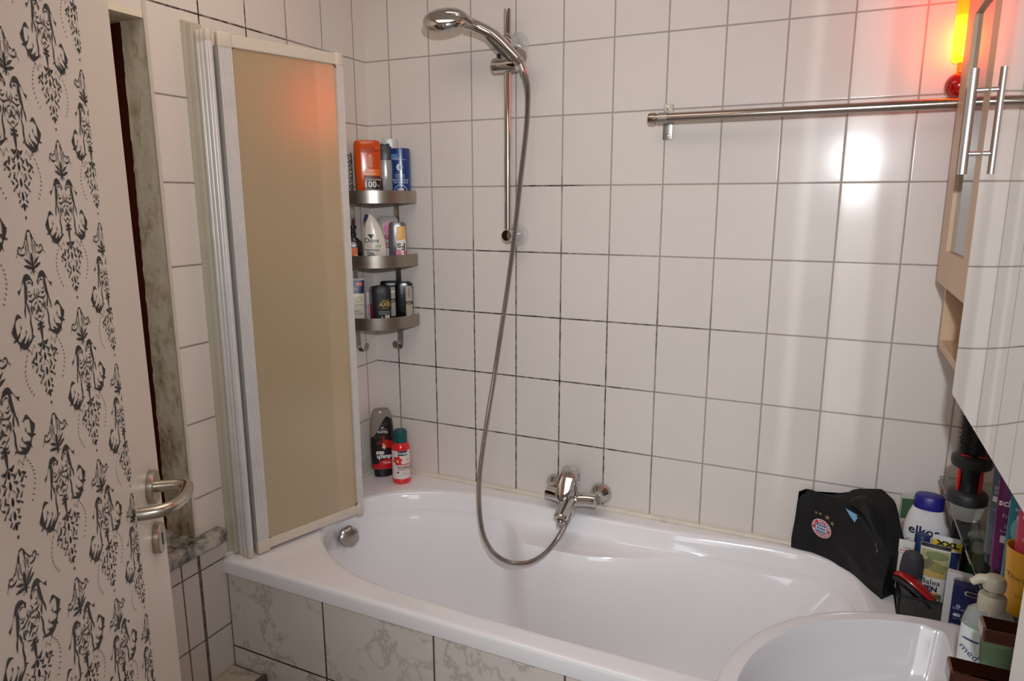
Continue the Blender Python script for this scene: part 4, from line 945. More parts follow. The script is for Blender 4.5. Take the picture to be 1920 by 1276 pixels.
bm = bmesh.new(); box(bm, 1.716, 1.899, yb, ya-0.003, za+0.002, zb); world(obj('cabinet_body', bm, M((120,92,72), 0.5), smooth=False), mc)

# ------------------------------------------------------------------ orange lamp
lamp = thing('orange_glass_lamp', 'hanging orange glass lamp with red ball, glowing beside the cabinet', 'lamp', (1.689, -0.036, 2.0))
lx, ly = 1.689, -0.036
def shade_mat():
    m = bpy.data.materials.new('glowing_orange_glass'); m.use_nodes = True; nt = m.node_tree; N = nt.nodes; L = nt.links
    b = N['Principled BSDF']; b.inputs['Base Color'].default_value = srgb((240,120,20))+(1,); b.inputs['Roughness'].default_value = 0.2
    tc = N.new('ShaderNodeTexCoord'); sp = N.new('ShaderNodeSeparateXYZ'); L.new(tc.outputs['Object'], sp.inputs[0])
    cr = N.new('ShaderNodeValToRGB'); mr = N.new('ShaderNodeMapRange'); mr.inputs['From Min'].default_value = 1.87; mr.inputs['From Max'].default_value = 2.02; L.new(sp.outputs[2], mr.inputs['Value']); L.new(mr.outputs[0], cr.inputs[0])
    e = cr.color_ramp.elements; e[0].position = 0.0; e[0].color = (1.0, 0.06, 0.0, 1); e[1].position = 1.0; e[1].color = (1.0, 0.014, 0.0, 1)
    x = cr.color_ramp.elements.new(0.2); x.color = (1.0, 0.16, 0.004, 1); x = cr.color_ramp.elements.new(0.5); x.color = (1.0, 0.15, 0.004, 1); x = cr.color_ramp.elements.new(0.72); x.color = (1.0, 0.035, 0.0, 1)
    L.new(cr.outputs[0], b.inputs['Emission Color']); b.inputs['Emission Strength'].default_value = 15.0
    return m
bm = bmesh.new(); lathe(bm, [(0.008, 1.874), (0.018, 1.876), (0.0215, 1.881), (0.0225, 1.890), (0.0225, 2.14), (0.021, 2.15), (0.010, 2.155)], 36, (lx, ly, 0)); world(obj('glass_shade', bm, shade_mat()), lamp)
bm = bmesh.new(); lathe(bm, [(0.008, 1.850), (0.008, 1.874)], 20, (lx, ly, 0)); world(obj('stem', bm, mat('orange_stem', (240,110,20), 0.3, emit=(255,110,0), estr=0.8)), lamp)
bm = bmesh.new()
bmesh.ops.create_uvsphere(bm, u_segments=32, v_segments=20, radius=0.0295); xf(bm, Matrix.Translation((lx, ly, 1.8245))); world(obj('red_ball', bm, mat('red_glass', (150,8,6), 0.12, emit=(200,6,0), estr=0.12, coat=0.6)), lamp)
bm = bmesh.new(); tube(bm, [(lx, ly, 2.155), (lx, ly, ZC)], 0.003, 10); world(obj('cord', bm, M((60,50,48), 0.6)), lamp)
bm = bmesh.new(); lathe(bm, [(0.03, ZC-0.025), (0.04, ZC-0.001)], 24, (lx, ly, 0)); world(obj('ceiling_rose', bm, M((220,214,206), 0.4)), lamp)

# ------------------------------------------------------------------ glass shelf
gs = thing('glass_shelf', 'clear glass shelf with greenish edge under the mirror, holding toiletries', 'shelf', (1.82, -0.5, 0.90))
bm = bmesh.new(); box(bm, 1.740, 1.899, -0.92, -0.10, 0.896, 0.904, 0.0012); world(obj('glass_plate', bm, GLASS, smooth=False), gs)
for y in (-0.16, -0.86):
    bm = bmesh.new(); box(bm, 1.872, 1.8995, y-0.010, y+0.010, 0.886, 0.8955, 0.002); world(obj('shelf_bracket', bm, CHROME), gs)
ZS = 0.9045
# brush set in tumbler
tb = thing('grooming_stand', 'black and red disc-shaped brush stand in a clear tumbler on the glass shelf', 'stand', (1.759, -0.345, ZS), face_cam(1.759, -0.345))
bm = bmesh.new(); lathe(bm, [(0.026, 0.0), (0.028, 0.002), (0.034, 0.034), (0.030, 0.035)], 40); obj('clear_tumbler', bm, mat('tumbler_glass', (206,210,204), 0.1, trans=0.7, ior=1.2), tb)
bm = bmesh.new(); lathe(bm, [(0.034, 0.0355), (0.037, 0.038), (0.0375, 0.054), (0.034, 0.060), (0.024, 0.064), (0.020, 0.065)], 40); obj('base_disc', bm, M((34,34,36), 0.5), tb)
bm = bmesh.new(); lathe(bm, [(0.022, 0.0655), (0.020, 0.078), (0.021, 0.100), (0.025, 0.112)], 32); obj('column', bm, M((18,18,20), 0.35), tb)
bm = bmesh.new(); lathe(bm, [(0.029, 0.1125), (0.036, 0.117), (0.0385, 0.126), (0.037, 0.136), (0.031, 0.141), (0.010, 0.142)], 40); obj('top_disc', bm, M((32,32,34), 0.5), tb)
for a in (-150, -30, 90):
    bm = bmesh.new(); tube(bm, [Vector((0.0225*math.cos(math.radians(a)), 0.0225*math.sin(math.radians(a)), z)) for z in (0.062, 0.075, 0.100, 0.113)], [0.005, 0.0065, 0.0065, 0.005], 12, flat=0.6); obj('red_grip', bm, M((190,34,30), 0.35), tb)
for a in (-120, -40):
    bm = bmesh.new(); c = (0.022*math.cos(math.radians(a)), 0.022*math.sin(math.radians(a))); box(bm, c[0]-0.009, c[0]+0.009, c[1]-0.003, c[1]+0.003, 0.1405, 0.1435, 0.001); obj('red_button', bm, M((200,20,30), 0.35), tb)
rb = thing('round_hairbrush', 'black round bristle hairbrush standing upright below the mirror edge', 'brush', (1.759, -0.345, ZS+0.1425), face_cam(1.759, -0.345))
bm = bmesh.new(); lathe(bm, [(0.010, 0.0), (0.022, 0.004), (0.022, 0.118), (0.016, 0.124), (0.003, 0.126)], 28); obj('barrel', bm, M((18,17,18), 0.4), rb)
bm = bmesh.new()
for j in range(26):
    z = 0.006+j*0.0044
    for k in range(34):
        t_ = 2*PI*(k+0.5*(j % 2))/34+random.uniform(-.05,.05); r1 = 0.0350+random.uniform(-0.001, 0.001)
        a = Vector((0.0215*math.cos(t_), 0.0215*math.sin(t_), z)); b = Vector((r1*math.cos(t_), r1*math.sin(t_), z+random.uniform(-.0012,.0012))); 
        s_ = Vector((-math.sin(t_), math.cos(t_), 0))*0.0007; u_ = Vector((0,0,0.0009))
        vs = [bm.verts.new(a+s_), bm.verts.new(a-s_), bm.verts.new(a+u_), bm.verts.new(b)]
        bm.faces.new((vs[0], vs[1], vs[3])); bm.faces.new((vs[1], vs[2], vs[3])); bm.faces.new((vs[2], vs[0], vs[3]))
obj('bristles', bm, M((30,26,24), 0.5), rb, smooth=False)
# tubes on shelf
def tubeb(nm, lab, x, y, z, turn, h, hw, col, capc=None, caph=0.02, cat='tube', rough=0.3):
    secs = [(0, hw*.70, hw*.62), (0.002, hw*.78, hw*.7), (caph, hw*.80, hw*.72), (caph+0.0005, hw*.94, hw*.80), (h*.5, hw, hw*.6), (h*.9, hw*1.03, hw*.2), (h, hw*1.04, 0.0012)]
    return bottle(nm, lab, cat, x, y, z, turn, secs, 2.3, M(col, rough), caph, M(capc or col, 0.4), bottomcap=True, rnd=0)
t, v = tubeb('cream_tube', 'slate grey toothpaste tube standing behind the purple tube', 1.778, -0.545, ZS, 0, 0.190, 0.019, (92,100,110), (60,66,74), 0.02)
v.text('ICE', 0.012, -0.002, 0.160, (120,150,180)); v.text('SPORT', 0.009, -0.001, 0.148, (210,216,224)); v.text('FRESH', 0.009, -0.001, 0.139, (210,216,224)); v.rect(-0.015, 0.012, 0.122, 0.132, (210,212,216)); v.text('cool gel', 0.008, 0.0, 0.108, (170,176,186)); v.blob(-0.002, 0.168, 0.012, 0.012, (60,96,140)); v.finish(t)
t, v = tubeb('foot_cream_tube', 'purple foot cream tube standing on the glass shelf', 1.779, -0.605, ZS, 6, 0.192, 0.021, (104,30,92), (60,16,50), 0.022)
v.text('scholl', 0.017, 0.000, 0.145, (238,226,236), 0.0005); v.text('Fresh', 0.010, -0.001, 0.122, (220,180,214)); v.text('Step', 0.009, 0.0, 0.104, (210,170,204)); v.text('foot care', 0.007, 0.0, 0.095, (210,170,204)); v.rect(-0.011, 0.010, 0.074, 0.087, (226,206,214), eps=0.0012); v.finish(t)
t, v = tubeb('toothpaste_tube', 'teal tube squeezed between purple tube and yellow cup', 1.783, -0.655, ZS, 0, 0.182, 0.017, (58,130,150), (40,90,110), 0.02)
v.blob(0.0, 0.12, 0.012, 0.02, (120,190,200)); v.blob(0.002, 0.14, 0.008, 0.008, (210,226,226)); v.text('aqua', 0.010, 0.0, 0.155, (220,236,240)); v.finish(t)
yc = thing('plastic_cup', 'yellow plastic cup standing on the glass shelf', 'cup', (1.790, -0.715, ZS), face_cam(1.79, -0.715))
bm = bmesh.new(); lathe(bm, [(0.002, 0.002), (0.026, 0.002), (0.0275, 0.006), (0.0345, 0.112), (0.0345, 0.114), (0.0325, 0.114), (0.026, 0.008), (0.002, 0.006)], 40, cap=False); obj('cup_wall', bm, M((232,168,24), 0.35), yc)
vv = Vessel([(0, .0265, .0265, 0, 0), (.114, .0347, .0347, 0, 0)], 2.0)
vv.text('Thermacare', 0.012, 0.0, 0.070, (120,120,30)); vv.text('Wellness', 0.009, 0.002, 0.040, (150,130,30)); vv.finish(yc)
t, v = tubeb('shower_gel_tube', 'pink tube standing in the yellow cup', 1.790, -0.715, ZS+0.007, 0, 0.185, 0.0235, (222,84,112), (240,200,210), 0.02)
v.text('du', 0.022, -0.008, 0.160, (246,220,226), 0.0005); v.text('Dusch', 0.012, 0.006, 0.140, (246,220,226)); v.blob(0.0, 0.12, 0.014, 0.010, (236,150,170), f=lambda t_: 1+0.25*math.sin(5*t_)); v.finish(t)

# ------------------------------------------------------------------ washbasin
CX, CY, RB, ZR = 1.685, -1.040, 0.332, 0.860
wb = thing('washbasin', 'round white ceramic washbasin on the right wall, nearest the camera', 'washbasin', (1.70, CY, ZR))
NB = 120
def bout(r, z, xmax=1.899):
    out = []
    for k in range(NB):
        t_ = 2*PI*k/NB; out.append(Vector((min(CX+r*math.cos(t_), xmax), CY+r*math.sin(t_), z)))
    return out
def bin_(r, z, xm):
    out = []
    for k in range(NB):
        t_ = 2*PI*k/NB; x = CX+r*math.cos(t_); y = CY+r*math.sin(t_)
        if x > xm:  # smooth D shape
            x = xm+0.02*(1-math.exp(-(x-xm)/0.05)); y = CY+(y-CY)*(0.97)
        out.append(Vector((x, y, z)))
    return out
bm = bmesh.new()
cb = Vector((1.56, CY, 0))
def lerpR(a, q, z): return [Vector((cb.x+(p.x-cb.x)*q, cb.y+(p.y-cb.y)*q, z)) for p in a]
base_in = bin_(RB-0.030, ZR, 1.665)
rings = [lerpR(bout(RB, 0), 0.35, ZR-0.20), lerpR(bout(RB, 0), 0.62, ZR-0.165), lerpR(bout(RB, 0), 0.85, ZR-0.10), lerpR(bout(RB, 0), 0.965, ZR-0.04), bout(RB-0.002, ZR-0.016), bout(RB, ZR-0.010), bout(RB-0.003, ZR-0.003), bout(RB-0.009, ZR), bout(RB-0.018, ZR-0.0005, 1.890), [p.lerp(q, .7) for p, q in zip(bout(RB-0.018, ZR, 1.89), base_in)],
    base_in, lerpR(base_in, .985, ZR-0.006), lerpR(base_in, .965, ZR-0.022), lerpR(base_in, .93, ZR-0.055), lerpR(base_in, .85, ZR-0.092), lerpR(base_in, .68, ZR-0.122), lerpR(base_in, .45, ZR-0.136), lerpR(base_in, .12, ZR-0.142)]
for r_ in rings:
    for p in r_: p.x = min(p.x, 1.899)
loft(bm, [[tuple(p) for p in r_] for r_ in rings]); world(obj('basin_bowl', bm, mat('basin_ceramic', (208,205,207), 0.09, coat=0.5)), wb)
bm = bmesh.new(); lathe(bm, [(0.024, ZR-0.1425), (0.022, ZR-0.1385), (0.004, ZR-0.1375)], 28, (1.56, CY, 0)); world(obj('drain', bm, CHROME), wb)
# pedestal
bm = bmesh.new(); lathe(bm, [(0.10, 0.0), (0.085, 0.05), (0.075, 0.4), (0.09, ZR-0.195)], 36, (1.70, CY, 0)); world(obj('pedestal', bm, CERAM), wb)
# basin tap
BTC = mat('chrome_brown_reflection', (128,92,80), 0.14, metal=1.0)  # brown reflection of the surroundings put into the chrome's base colour
bt = thing('basin_mixer_tap', 'square chrome basin tap beside the soap dispenser', 'tap', (1.79, CY, ZR))
bm = bmesh.new(); box(bm, 1.772, 1.812, CY-0.02, CY+0.02, ZR+0.0005, ZR+0.1715, 0.003); world(obj('tap_body', bm, BTC, smooth=False), bt)
bm = bmesh.new(); box(bm, 1.640, 1.775, CY-0.018, CY+0.018, ZR+0.098, ZR+0.124, 0.003); world(obj('spout', bm, BTC, smooth=False), bt)
bm = bmesh.new(); box(bm, 1.668, 1.812, CY-0.016, CY+0.016, ZR+0.172, ZR+0.192, 0.003); world(obj('lever', bm, BTC, smooth=False), bt)
# soap dispenser
sd = thing('soap_dispenser', 'transparent pump dispenser with green liquid soap on the basin', 'dispenser', (1.711, -0.880, ZR+0.0008), face_cam(1.711, -0.880, 0))
sv = Vessel([(0,.028,.020,0,0),(.003,.032,.023,0,0),(.07,.034,.024,0,0),(.100,.033,.023,0,0),(.118,.028,.021,0,0),(.126,.018,.016,0,0),(.130,.014,.014,0,0)], 2.4)
obj('bottle', sv.mesh(), mat('clear_bottle', (224,230,224), 0.06, alpha=0.28), sd)
lv = Vessel([(0.003,.0305,.0215,0,0),(.060,.0325,.0228,0,0),(.080,.0325,.0225,0,0)], 2.4); obj('liquid_soap', lv.mesh(), M((56,140,22), 0.3), sd)
sv.rect(-0.031, -0.002, 0.012, 0.098, (214,220,220), nx=12, skew=-0.006); sv.text('med', 0.015, -0.018, 0.060, (60,70,100), rot=-0.5); sv.text('SOAP', 0.008, -0.017, 0.040, (90,100,120), rot=-0.3); sv.rect(-0.030, -0.010, 0.078, 0.081, (60,70,110), eps=0.0012, skew=0.004); sv.finish(sd)
bm = bmesh.new(); lathe(bm, [(0.0165, .126), (0.0175, .130), (0.0175, .146), (0.0155, .149), (0.006, .150), (0.006, .157), (0.014, .158), (0.0145, .170), (0.011, .177), (0.003, .179)], 32)
tube(bm, [Vector((0.0, 0, .171)), Vector((-0.018, -0.004, .170)), Vector((-0.027, -0.006, .162))], [0.0085, 0.007, 0.005], 14)
obj('pump_head', bm, M((196,186,164), 0.4, trans=0.15), sd)
# white cabinet at right
tc_ = thing('tall_white_cabinet', 'tall white cabinet at the far right, beside the washbasin', 'cabinet', (1.75, -1.56, 0))
world(obj('carcass', B(1.631, 1.899, -1.72, -1.405, 0.0, 1.75, 0.003), M((226,224,220), 0.4), smooth=False), tc_)
world(obj('door', B(1.613, 1.630, -1.72, -1.405, 0.06, 1.75, 0.003), M((232,230,226), 0.35), smooth=False), tc_)

# ------------------------------------------------------------------ wash bag
bag = thing('wash_bag', 'black fabric wash bag with football club crest on the tub corner', 'bag', (1.53, -0.09, 0.60))
FA = Vector((1.416, -0.036, 0)); FB = Vector((1.632, -0.196, 0)); fd = (FB-FA).normalized(); fn = Vector((fd.y, -fd.x, 0)); fn = -fn if fn.y > 0 else fn  # outward
BL = (FB-FA).length
BPATH = [Vector(q+(0,)) for q in ((1.418,-.016),(1.470,-.024),(1.525,-.052),(1.568,-.096),(1.604,-.150),(1.636,-.206))]
def bpt(s):
    s = max(0, min(1, s))*(len(BPATH)-1); i = min(int(s), len(BPATH)-2); q = s-i
    return BPATH[i].lerp(BPATH[i+1], q)
def topz(s): # silhouette height along the front
    P = [(0, .168), (.06, .178), (.30, .180), (.42, .186), (.55, .180), (.70, .166), (.85, .140), (1.0, .105)]
    for (a, fa), (b, fb) in zip(P, P[1:]):
        if s <= b: return fa+(fb-fa)*(s-a)/(b-a)
    return P[-1][1]
def backtop(s):
    P = [(0, .168), (.3, .182), (.45, .205), (.60, .212), (.75, .198), (.85, .165), (1.0, .120)]
    for (a, fa), (b, fb) in zip(P, P[1:]):
        if s <= b: return fa+(fb-fa)*(s-a)/(b-a)
    return P[-1][1]
bm = bmesh.new(); sec = []
NSB = 34
def bagfront(s, h):
    ht = topz(s); q = h/ht
    bul = 0.010*math.sin(PI*min(1, q))*math.sin(PI*min(1, max(0, s)))+0.0018*math.sin(17*s+9*q)+0.0016*math.sin(31*s*q+2)
    return bpt(s)+fn*(bul-0.018*q*q+0.024*math.sin(PI*min(1,max(0,s)))*min(1,q*1.3))+Vector((0, 0, 0.601+h))
for i in range(NSB+1):
    s = i/NSB; e = math.sin(PI*min(1, max(0.0, s)))**0.35 if 0 < s < 1 else 0.25
    dep = (0.012+0.112*sm(0.0, 0.55, s)*(1-0.35*sm(0.7, 1, s)))
    r_ = []
    ht, bt_ = topz(s), backtop(s)
    nF = 12
    for k in range(nF+1): 
        r_.append(bagfront(s, ht*k/nF))
    base = bpt(s)+fn*0.024*math.sin(PI*s)
    for k in range(1, 8):
        q = k/8; z = ht*(1-q)+bt_*q-0.006*math.sin(PI*q)*(1 if s < .4 else -0.6)
        p = base-fn*(0.018+(dep-0.018)*q)+Vector((0, 0, 0.601+z+0.0015*math.sin(25*q+30*s))); r_.append(p)
    for k in range(0, 9):
        q = k/8; p = base-fn*(dep+0.004*math.sin(PI*q))+Vector((0, 0, 0.601+bt_*(1-q))); r_.append(p)
    for p in r_:
        p.y = min(p.y, -0.010); 
    sec.append([tuple(p) for p in r_])
loft(bm, sec)
FAB = mat('black_nylon', (12,11,13), 0.7, bump=0.6, bscale=140)
world(obj('bag_body', bm, FAB), bag)
# flap hump of loose fabric
bm = bmesh.new(); fl = []
for i in range(15):
    s = i/14; c = FA+fd*(BL*(0.50+0.47*s))-fn*(0.050-0.012*s); zc = 0.601+0.185+0.022*math.sin(PI*min(1, s*1.25))-0.078*s*s
    r_ = []
    for k in range(16):
        t_ = 2*PI*k/16; w = 0.026*math.sin(PI*(0.08+0.84*s))**0.5; p = c+(-fn)*math.cos(t_)*w+Vector((0, 0, zc+math.sin(t_)*w*0.75+0.002*math.sin(5*t_+9*s))); p.y = min(p.y, -0.008); r_.append(tuple(p))
    fl.append(r_)
loft(bm, fl); world(obj('top_flap', bm, FAB), bag)
# zip + puller
zp = bmesh.new(); P = [bagfront(s, topz(s)-0.004)+fn*0.002 for s in [0.62+0.02*i for i in range(16)]]; tube(zp, P, 0.0016, 8); world(obj('zip', zp, M((40,38,38), 0.5)), bag)
pz = bagfront(0.86, topz(0.86)-0.010)+fn*0.004
zp = bmesh.new(); tube(zp, [pz, pz+fd*0.004+Vector((0,0,-0.012)), pz+fd*0.007+Vector((0,0,-0.022))], [0.0024, 0.0014, 0.003], 10, flat=0.5); world(obj('zip_puller', zp, M((170,168,160), 0.3, metal=0.8)), bag)
# light blue packet inside
pk = tag(obj('blue_packet', None or (lambda: (lambda b: (poly2(b, [(0, 0), (0.034, -0.004), (0.036, -0.032), (0.018, -0.018)]), b)[1])(bmesh.new()))(), M((120,178,214), 0.3), smooth=False), 'light blue packet peeking out of the black wash bag', 'packet')
pp = bagfront(0.53, topz(0.53)-0.006)+fn*0.012
pk.matrix_world = Matrix.Translation(pp) @ Matrix(((fd.x, 0, fn.x, 0), (fd.y, 0, fn.y, 0), (0, 1, fn.z, 0), (0, 0, 0, 1)))
solid = pk.modifiers.new('s', 'SOLIDIFY'); solid.thickness = 0.001
# crest decals on the front
def bagdec(bm, col, name, eps):
    for v in bm.verts:
        s = v.co.x/BL; h = v.co.y
        p = bagfront(s, h)+fn*(eps+0.0009); v.co = p
    return world(obj(name, bm, M(col, 0.5), smooth=False), bag)
def disc(cx, cy, r0, r1, n=48):
    bm = bmesh.new(); K = 3; rr = []
    for j in range(K+1):
        r = r0+(r1-r0)*j/K; rr.append([bm.verts.new((cx+r*math.cos(2*PI*k/n), cy+r*math.sin(2*PI*k/n), 0)) for k in range(n)])
    for j in range(K):
        for k in range(n): bm.faces.new((rr[j][k], rr[j][(k+1) % n], rr[j+1][(k+1) % n], rr[j+1][k]))
    return bm
def join(a, b):
    me = bpy.data.meshes.new('x'); b.to_mesh(me); a.from_mesh(me); bpy.data.meshes.remove(me); b.free(); return a
ccx, ccy, R_ = 0.083, 0.088, 0.0262
bagdec(disc(ccx, ccy, 0.0001, R_), (226,222,222), 'crest_ground', 0.0002)
bagdec(disc(ccx, ccy, R_*0.62, R_*0.93), (196,40,60), 'crest_red_ring', 0.0006)
bagdec(disc(ccx, ccy, R_*0.55, R_*0.60), (50,84,140), 'crest_blue_ring', 0.0006)
bm = bmesh.new()
for i in range(-6, 7):
    for j in range(-6, 7):
        cx_ = (i+0.5*(j % 2))*R_*0.17; cy_ = j*R_*0.17
        if math.hypot(cx_, cy_) < R_*0.50 and (j % 2 == 0):
            poly2(bm, [(ccx+cx_-R_*.085, ccy+cy_-R_*.03), (ccx+cx_+R_*.03, ccy+cy_-R_*.17), (ccx+cx_+R_*.085, ccy+cy_+R_*.03), (ccx+cx_-R_*.03, ccy+cy_+R_*.17)])
bagdec(bm, (48,96,160), 'crest_lozenges', 0.0008)
bm = bmesh.new()
def arc(s_, r, a0, a1, flip):
    n = len(s_)
    for i, ch in enumerate(s_):
        if ch == ' ': continue
        a = a0+(a1-a0)*i/(n-1); g = text_bm(ch, R_*0.34, 0.0002)
        xf(g, Matrix.Translation((ccx+r*math.cos(a), ccy+r*math.sin(a), 0)) @ Matrix.Rotation(a-PI/2+(PI if flip else 0), 4, 'Z')); join(bm, g)
arc('FC BAYERN', R_*0.775, math.radians(165), math.radians(15), False)
arc('MÜNCHEN', R_*0.775, math.radians(205), math.radians(335), True)
bagdec(bm, (240,238,238), 'crest_lettering', 0.0012)
bm = bmesh.new()
for (x, y, r) in ((0.065, 0.1265, .0050), (0.0765, 0.1285, .0050), (0.096, 0.1265, .0078), (0.111, 0.116, .0078)):
    poly2(bm, [(x+(r if k % 2 == 0 else r*.42)*math.cos(PI/2+k*PI/5), y+(r if k % 2 == 0 else r*.42)*math.sin(PI/2+k*PI/5)) for k in range(10)])
bmesh.ops.triangulate(bm, faces=bm.faces[:]); bagdec(bm, (150,124,84), 'crest_stars', 0.0008)

# ------------------------------------------------------------------ mesh basket and contents
bk = thing('mesh_basket', 'black metal mesh basket full of toiletries on the tiled ledge', 'basket', (1.76, -0.16, 0.60))
def mesh_mat():
    m = bpy.data.materials.new('black_mesh_glints'); m.use_nodes = True; nt = m.node_tree; N = nt.nodes; L = nt.links; b = N['Principled BSDF']
    b.inputs['Base Color'].default_value = srgb((26,25,26))+(1,); b.inputs['Roughness'].default_value = 0.5
    tc = N.new('ShaderNodeTexCoord'); mp = N.new('ShaderNodeMapping'); mp.inputs['Scale'].default_value = (260, 260, 260); mp.inputs['Rotation'].default_value = (0, PI/4, 0); L.new(tc.outputs['Object'], mp.inputs['Vector'])
    sp = N.new('ShaderNodeSeparateXYZ'); L.new(mp.outputs[0], sp.inputs[0])
    def mm(op, a, c):
        n = N.new('ShaderNodeMath'); n.operation = op
        for i, q in enumerate((a, c)):
            if isinstance(q, (int, float)): n.inputs[i].default_value = q
            else: L.new(q, n.inputs[i])
        return n.outputs[0]
    a = mm('ABSOLUTE', mm('SUBTRACT', mm('FRACT', sp.outputs[0], 0), 0.5), 0); c = mm('ABSOLUTE', mm('SUBTRACT', mm('FRACT', sp.outputs[2], 0), 0.5), 0)
    glint = mm('LESS_THAN', mm('MAXIMUM', a, c), 0.17)  # light grey dots painted in as glints on the mesh weave
    mx = N.new('ShaderNodeMixRGB'); mx.inputs[1].default_value = srgb((26,25,26))+(1,); mx.inputs[2].default_value = srgb((150,148,144))+(1,); L.new(glint, mx.inputs[0]); L.new(mx.outputs[0], b.inputs['Base Color']); return m
MESHM = mesh_mat()
bx0, bx1, by0, by1, bz0, bz1 = 1.667, 1.868, -0.262, -0.030, 0.6005, 0.655
for yy in (by0, by1-0.002): world(obj('mesh_side', B(bx0, bx1, yy, yy+0.002, bz0+.004, bz1-.004), MESHM, smooth=False), bk)
m2 = MESHM.copy(); 
for n_ in m2.node_tree.nodes:
    if n_.type == 'MAPPING': n_.inputs['Rotation'].default_value = (PI/4, 0, PI/2)
for xx in (bx0, bx1-0.002): world(obj('mesh_side', B(xx, xx+0.002, by0, by1, bz0+.004, bz1-.004), m2, smooth=False), bk)
bm = bmesh.new(); box(bm, bx0, bx1, by0, by1, bz0, bz0+0.003)
world(obj('basket_floor', bm, BLACK, smooth=False), bk)
bm = bmesh.new(); cr_ = [(bx0, by0), (bx1, by0), (bx1, by1), (bx0, by1), (bx0, by0)]
for z in (bz0+0.003, bz1-0.003):
    for a, b in zip(cr_, cr_[1:]): tube(bm, [(a[0], a[1], z), (b[0], b[1], z)], 0.003, 10)
for a in cr_[:4]: tube(bm, [(a[0], a[1], bz0), (a[0], a[1], bz1)], 0.003, 10)
world(obj('wire_rim', bm, BLACK), bk)
ZB2 = 0.6042
t, v = bottle('body_milk_bottle', 'large white body milk bottle with dark blue cap in the basket', 'bottle', 1.726, -0.098, ZB2, 0,
    [(0,.038,.024),(.004,.043,.027),(.06,.050,.029),(.12,.0525,.030),(.165,.049,.029),(.195,.041,.027),(.211,.034,.0255),(.212,.033,.026),(.240,.0325,.0255),(.245,.031,.024)], 2.3, M((226,224,226), 0.35), 0.212, M((34,30,128), 0.35), caprnd=0.003)
v.text('elkos', 0.032, -0.004, 0.158, (24,30,74), 0.0006); v.text('Creme', 0.017, -0.018, 0.125, (60,66,110)); v.finish(t)
t, v = bottle('spray_can', 'dark blue round cap of a can in front of the white body milk bottle', 'can', 1.714, -0.151, ZB2, 0,
    [(0,.017,.017),(.004,.018,.018),(.11,.018,.018),(.112,.0165,.0165),(.158,.0165,.0165),(.162,.015,.015)], 2.0, M((200,204,214), 0.3), 0.112, M((26,48,92), 0.45)); v.finish(t)
t, v = bottle('deodorant_bottle', 'clear roll-on bottle with dark grey domed cap at basket front', 'bottle', 1.693, -0.205, ZB2, 0,
    [(0,.019,.014),(.004,.022,.017),(.050,.024,.018),(.080,.026,.019),(.100,.0255,.019),(.122,.023,.0175),(.134,.018,.014),(.138,.012,.010)], 2.3, M((128,128,130), 0.12, trans=0.4), 0.078, M((52,54,60), 0.45)); v.rect(0.002, 0.016, 0.055, 0.075, (30,44,60)); v.finish(t)
t, v = tubeb('face_wash_tube', "men's face wash tube with mountain picture and black crimped end", 1.7365, -0.205, ZB2, 0, 0.165, 0.0300, (214,212,206), (190,190,186), 0.018)
v.rect(-0.028, 0.028, 0.088, 0.152, (176,170,124)); v.blob(0.004, 0.140, 0.024, 0.010, (128,140,92), eps=0.0011); v.blob(-0.010, 0.118, 0.014, 0.014, (120,112,84), eps=0.0012, f=lambda t_: 1+0.2*math.sin(5*t_)); v.blob(0.010, 0.112, 0.018, 0.013, (142,140,84), eps=0.0013, f=lambda t_: 1+0.2*math.sin(4*t_)); v.blob(0.002, 0.096, 0.022, 0.006, (196,160,88), eps=0.0014)
v.rect(-0.032, 0.032, 0.157, 0.1655, (26,24,26), eps=0.0012); v.text('Balea', 0.019, -0.003, 0.077, (50,54,70), 0.0002, eps=0.0018); v.text('MEN', 0.017, -0.005, 0.061, (30,36,66), 0.0008, eps=0.0018); v.rect(-0.026, 0.018, 0.0495, 0.053, (226,140,90), eps=0.0012); v.rect(-0.024, 0.022, 0.020, 0.049, (96,104,70)); v.text('Nature', 0.014, -0.001, 0.036, (226,220,150), eps=0.0016); v.finish(t)
t, v = tubeb('ointment_tube', 'white tube with pink stripe leaning at the basket corner by the bag', 1.681, -0.165, ZB2, 0, 0.145, 0.0165, (222,218,212), (200,200,196), 0.016)
v.rect(-0.014, 0.014, 0.118, 0.121, (214,120,130)); v.rect(-0.014, 0.014, 0.112, 0.114, (214,120,130)); v.blob(0.001, 0.095, 0.005, 0.005, (110,180,170), inner=0.6); v.text('care', 0.009, 0.0, 0.128, (110,110,116)); v.finish(t)
t, v = tubeb('shaving_gel_tube', 'white and yellow XXL tube standing behind the face wash tube', 1.764, -0.162, ZB2, 0, 0.170, 0.0300, (216,216,216), (40,60,110), 0.018)
v.rect(-0.030, 0.030, 0.142, 0.1595, (226,196,40)); v.text('XXL', 0.017, 0.002, 0.153, (28,28,30), 0.0010, eps=0.0018, sx=1.4); v.rect(-0.030, 0.030, 0.095, 0.138, (32,46,92)); v.finish(t)
t, v = bottle('cream_jar', 'black jar with silver ring behind the glass shelf edge', 'jar', 1.795, -0.122, ZB2, 0,
    [(0,.019,.019),(.003,.021,.021),(.150,.021,.021),(.152,.0195,.0195),(.195,.0195,.0195),(.200,.016,.016)], 2.0, M((22,20,22), 0.3), 0.151, M((18,17,18), 0.3)); bm = bmesh.new(); lathe(bm, [(0.0216, .143), (0.0216, .148)], 32); obj('silver_ring', bm, CHROME, t); v.finish(t)
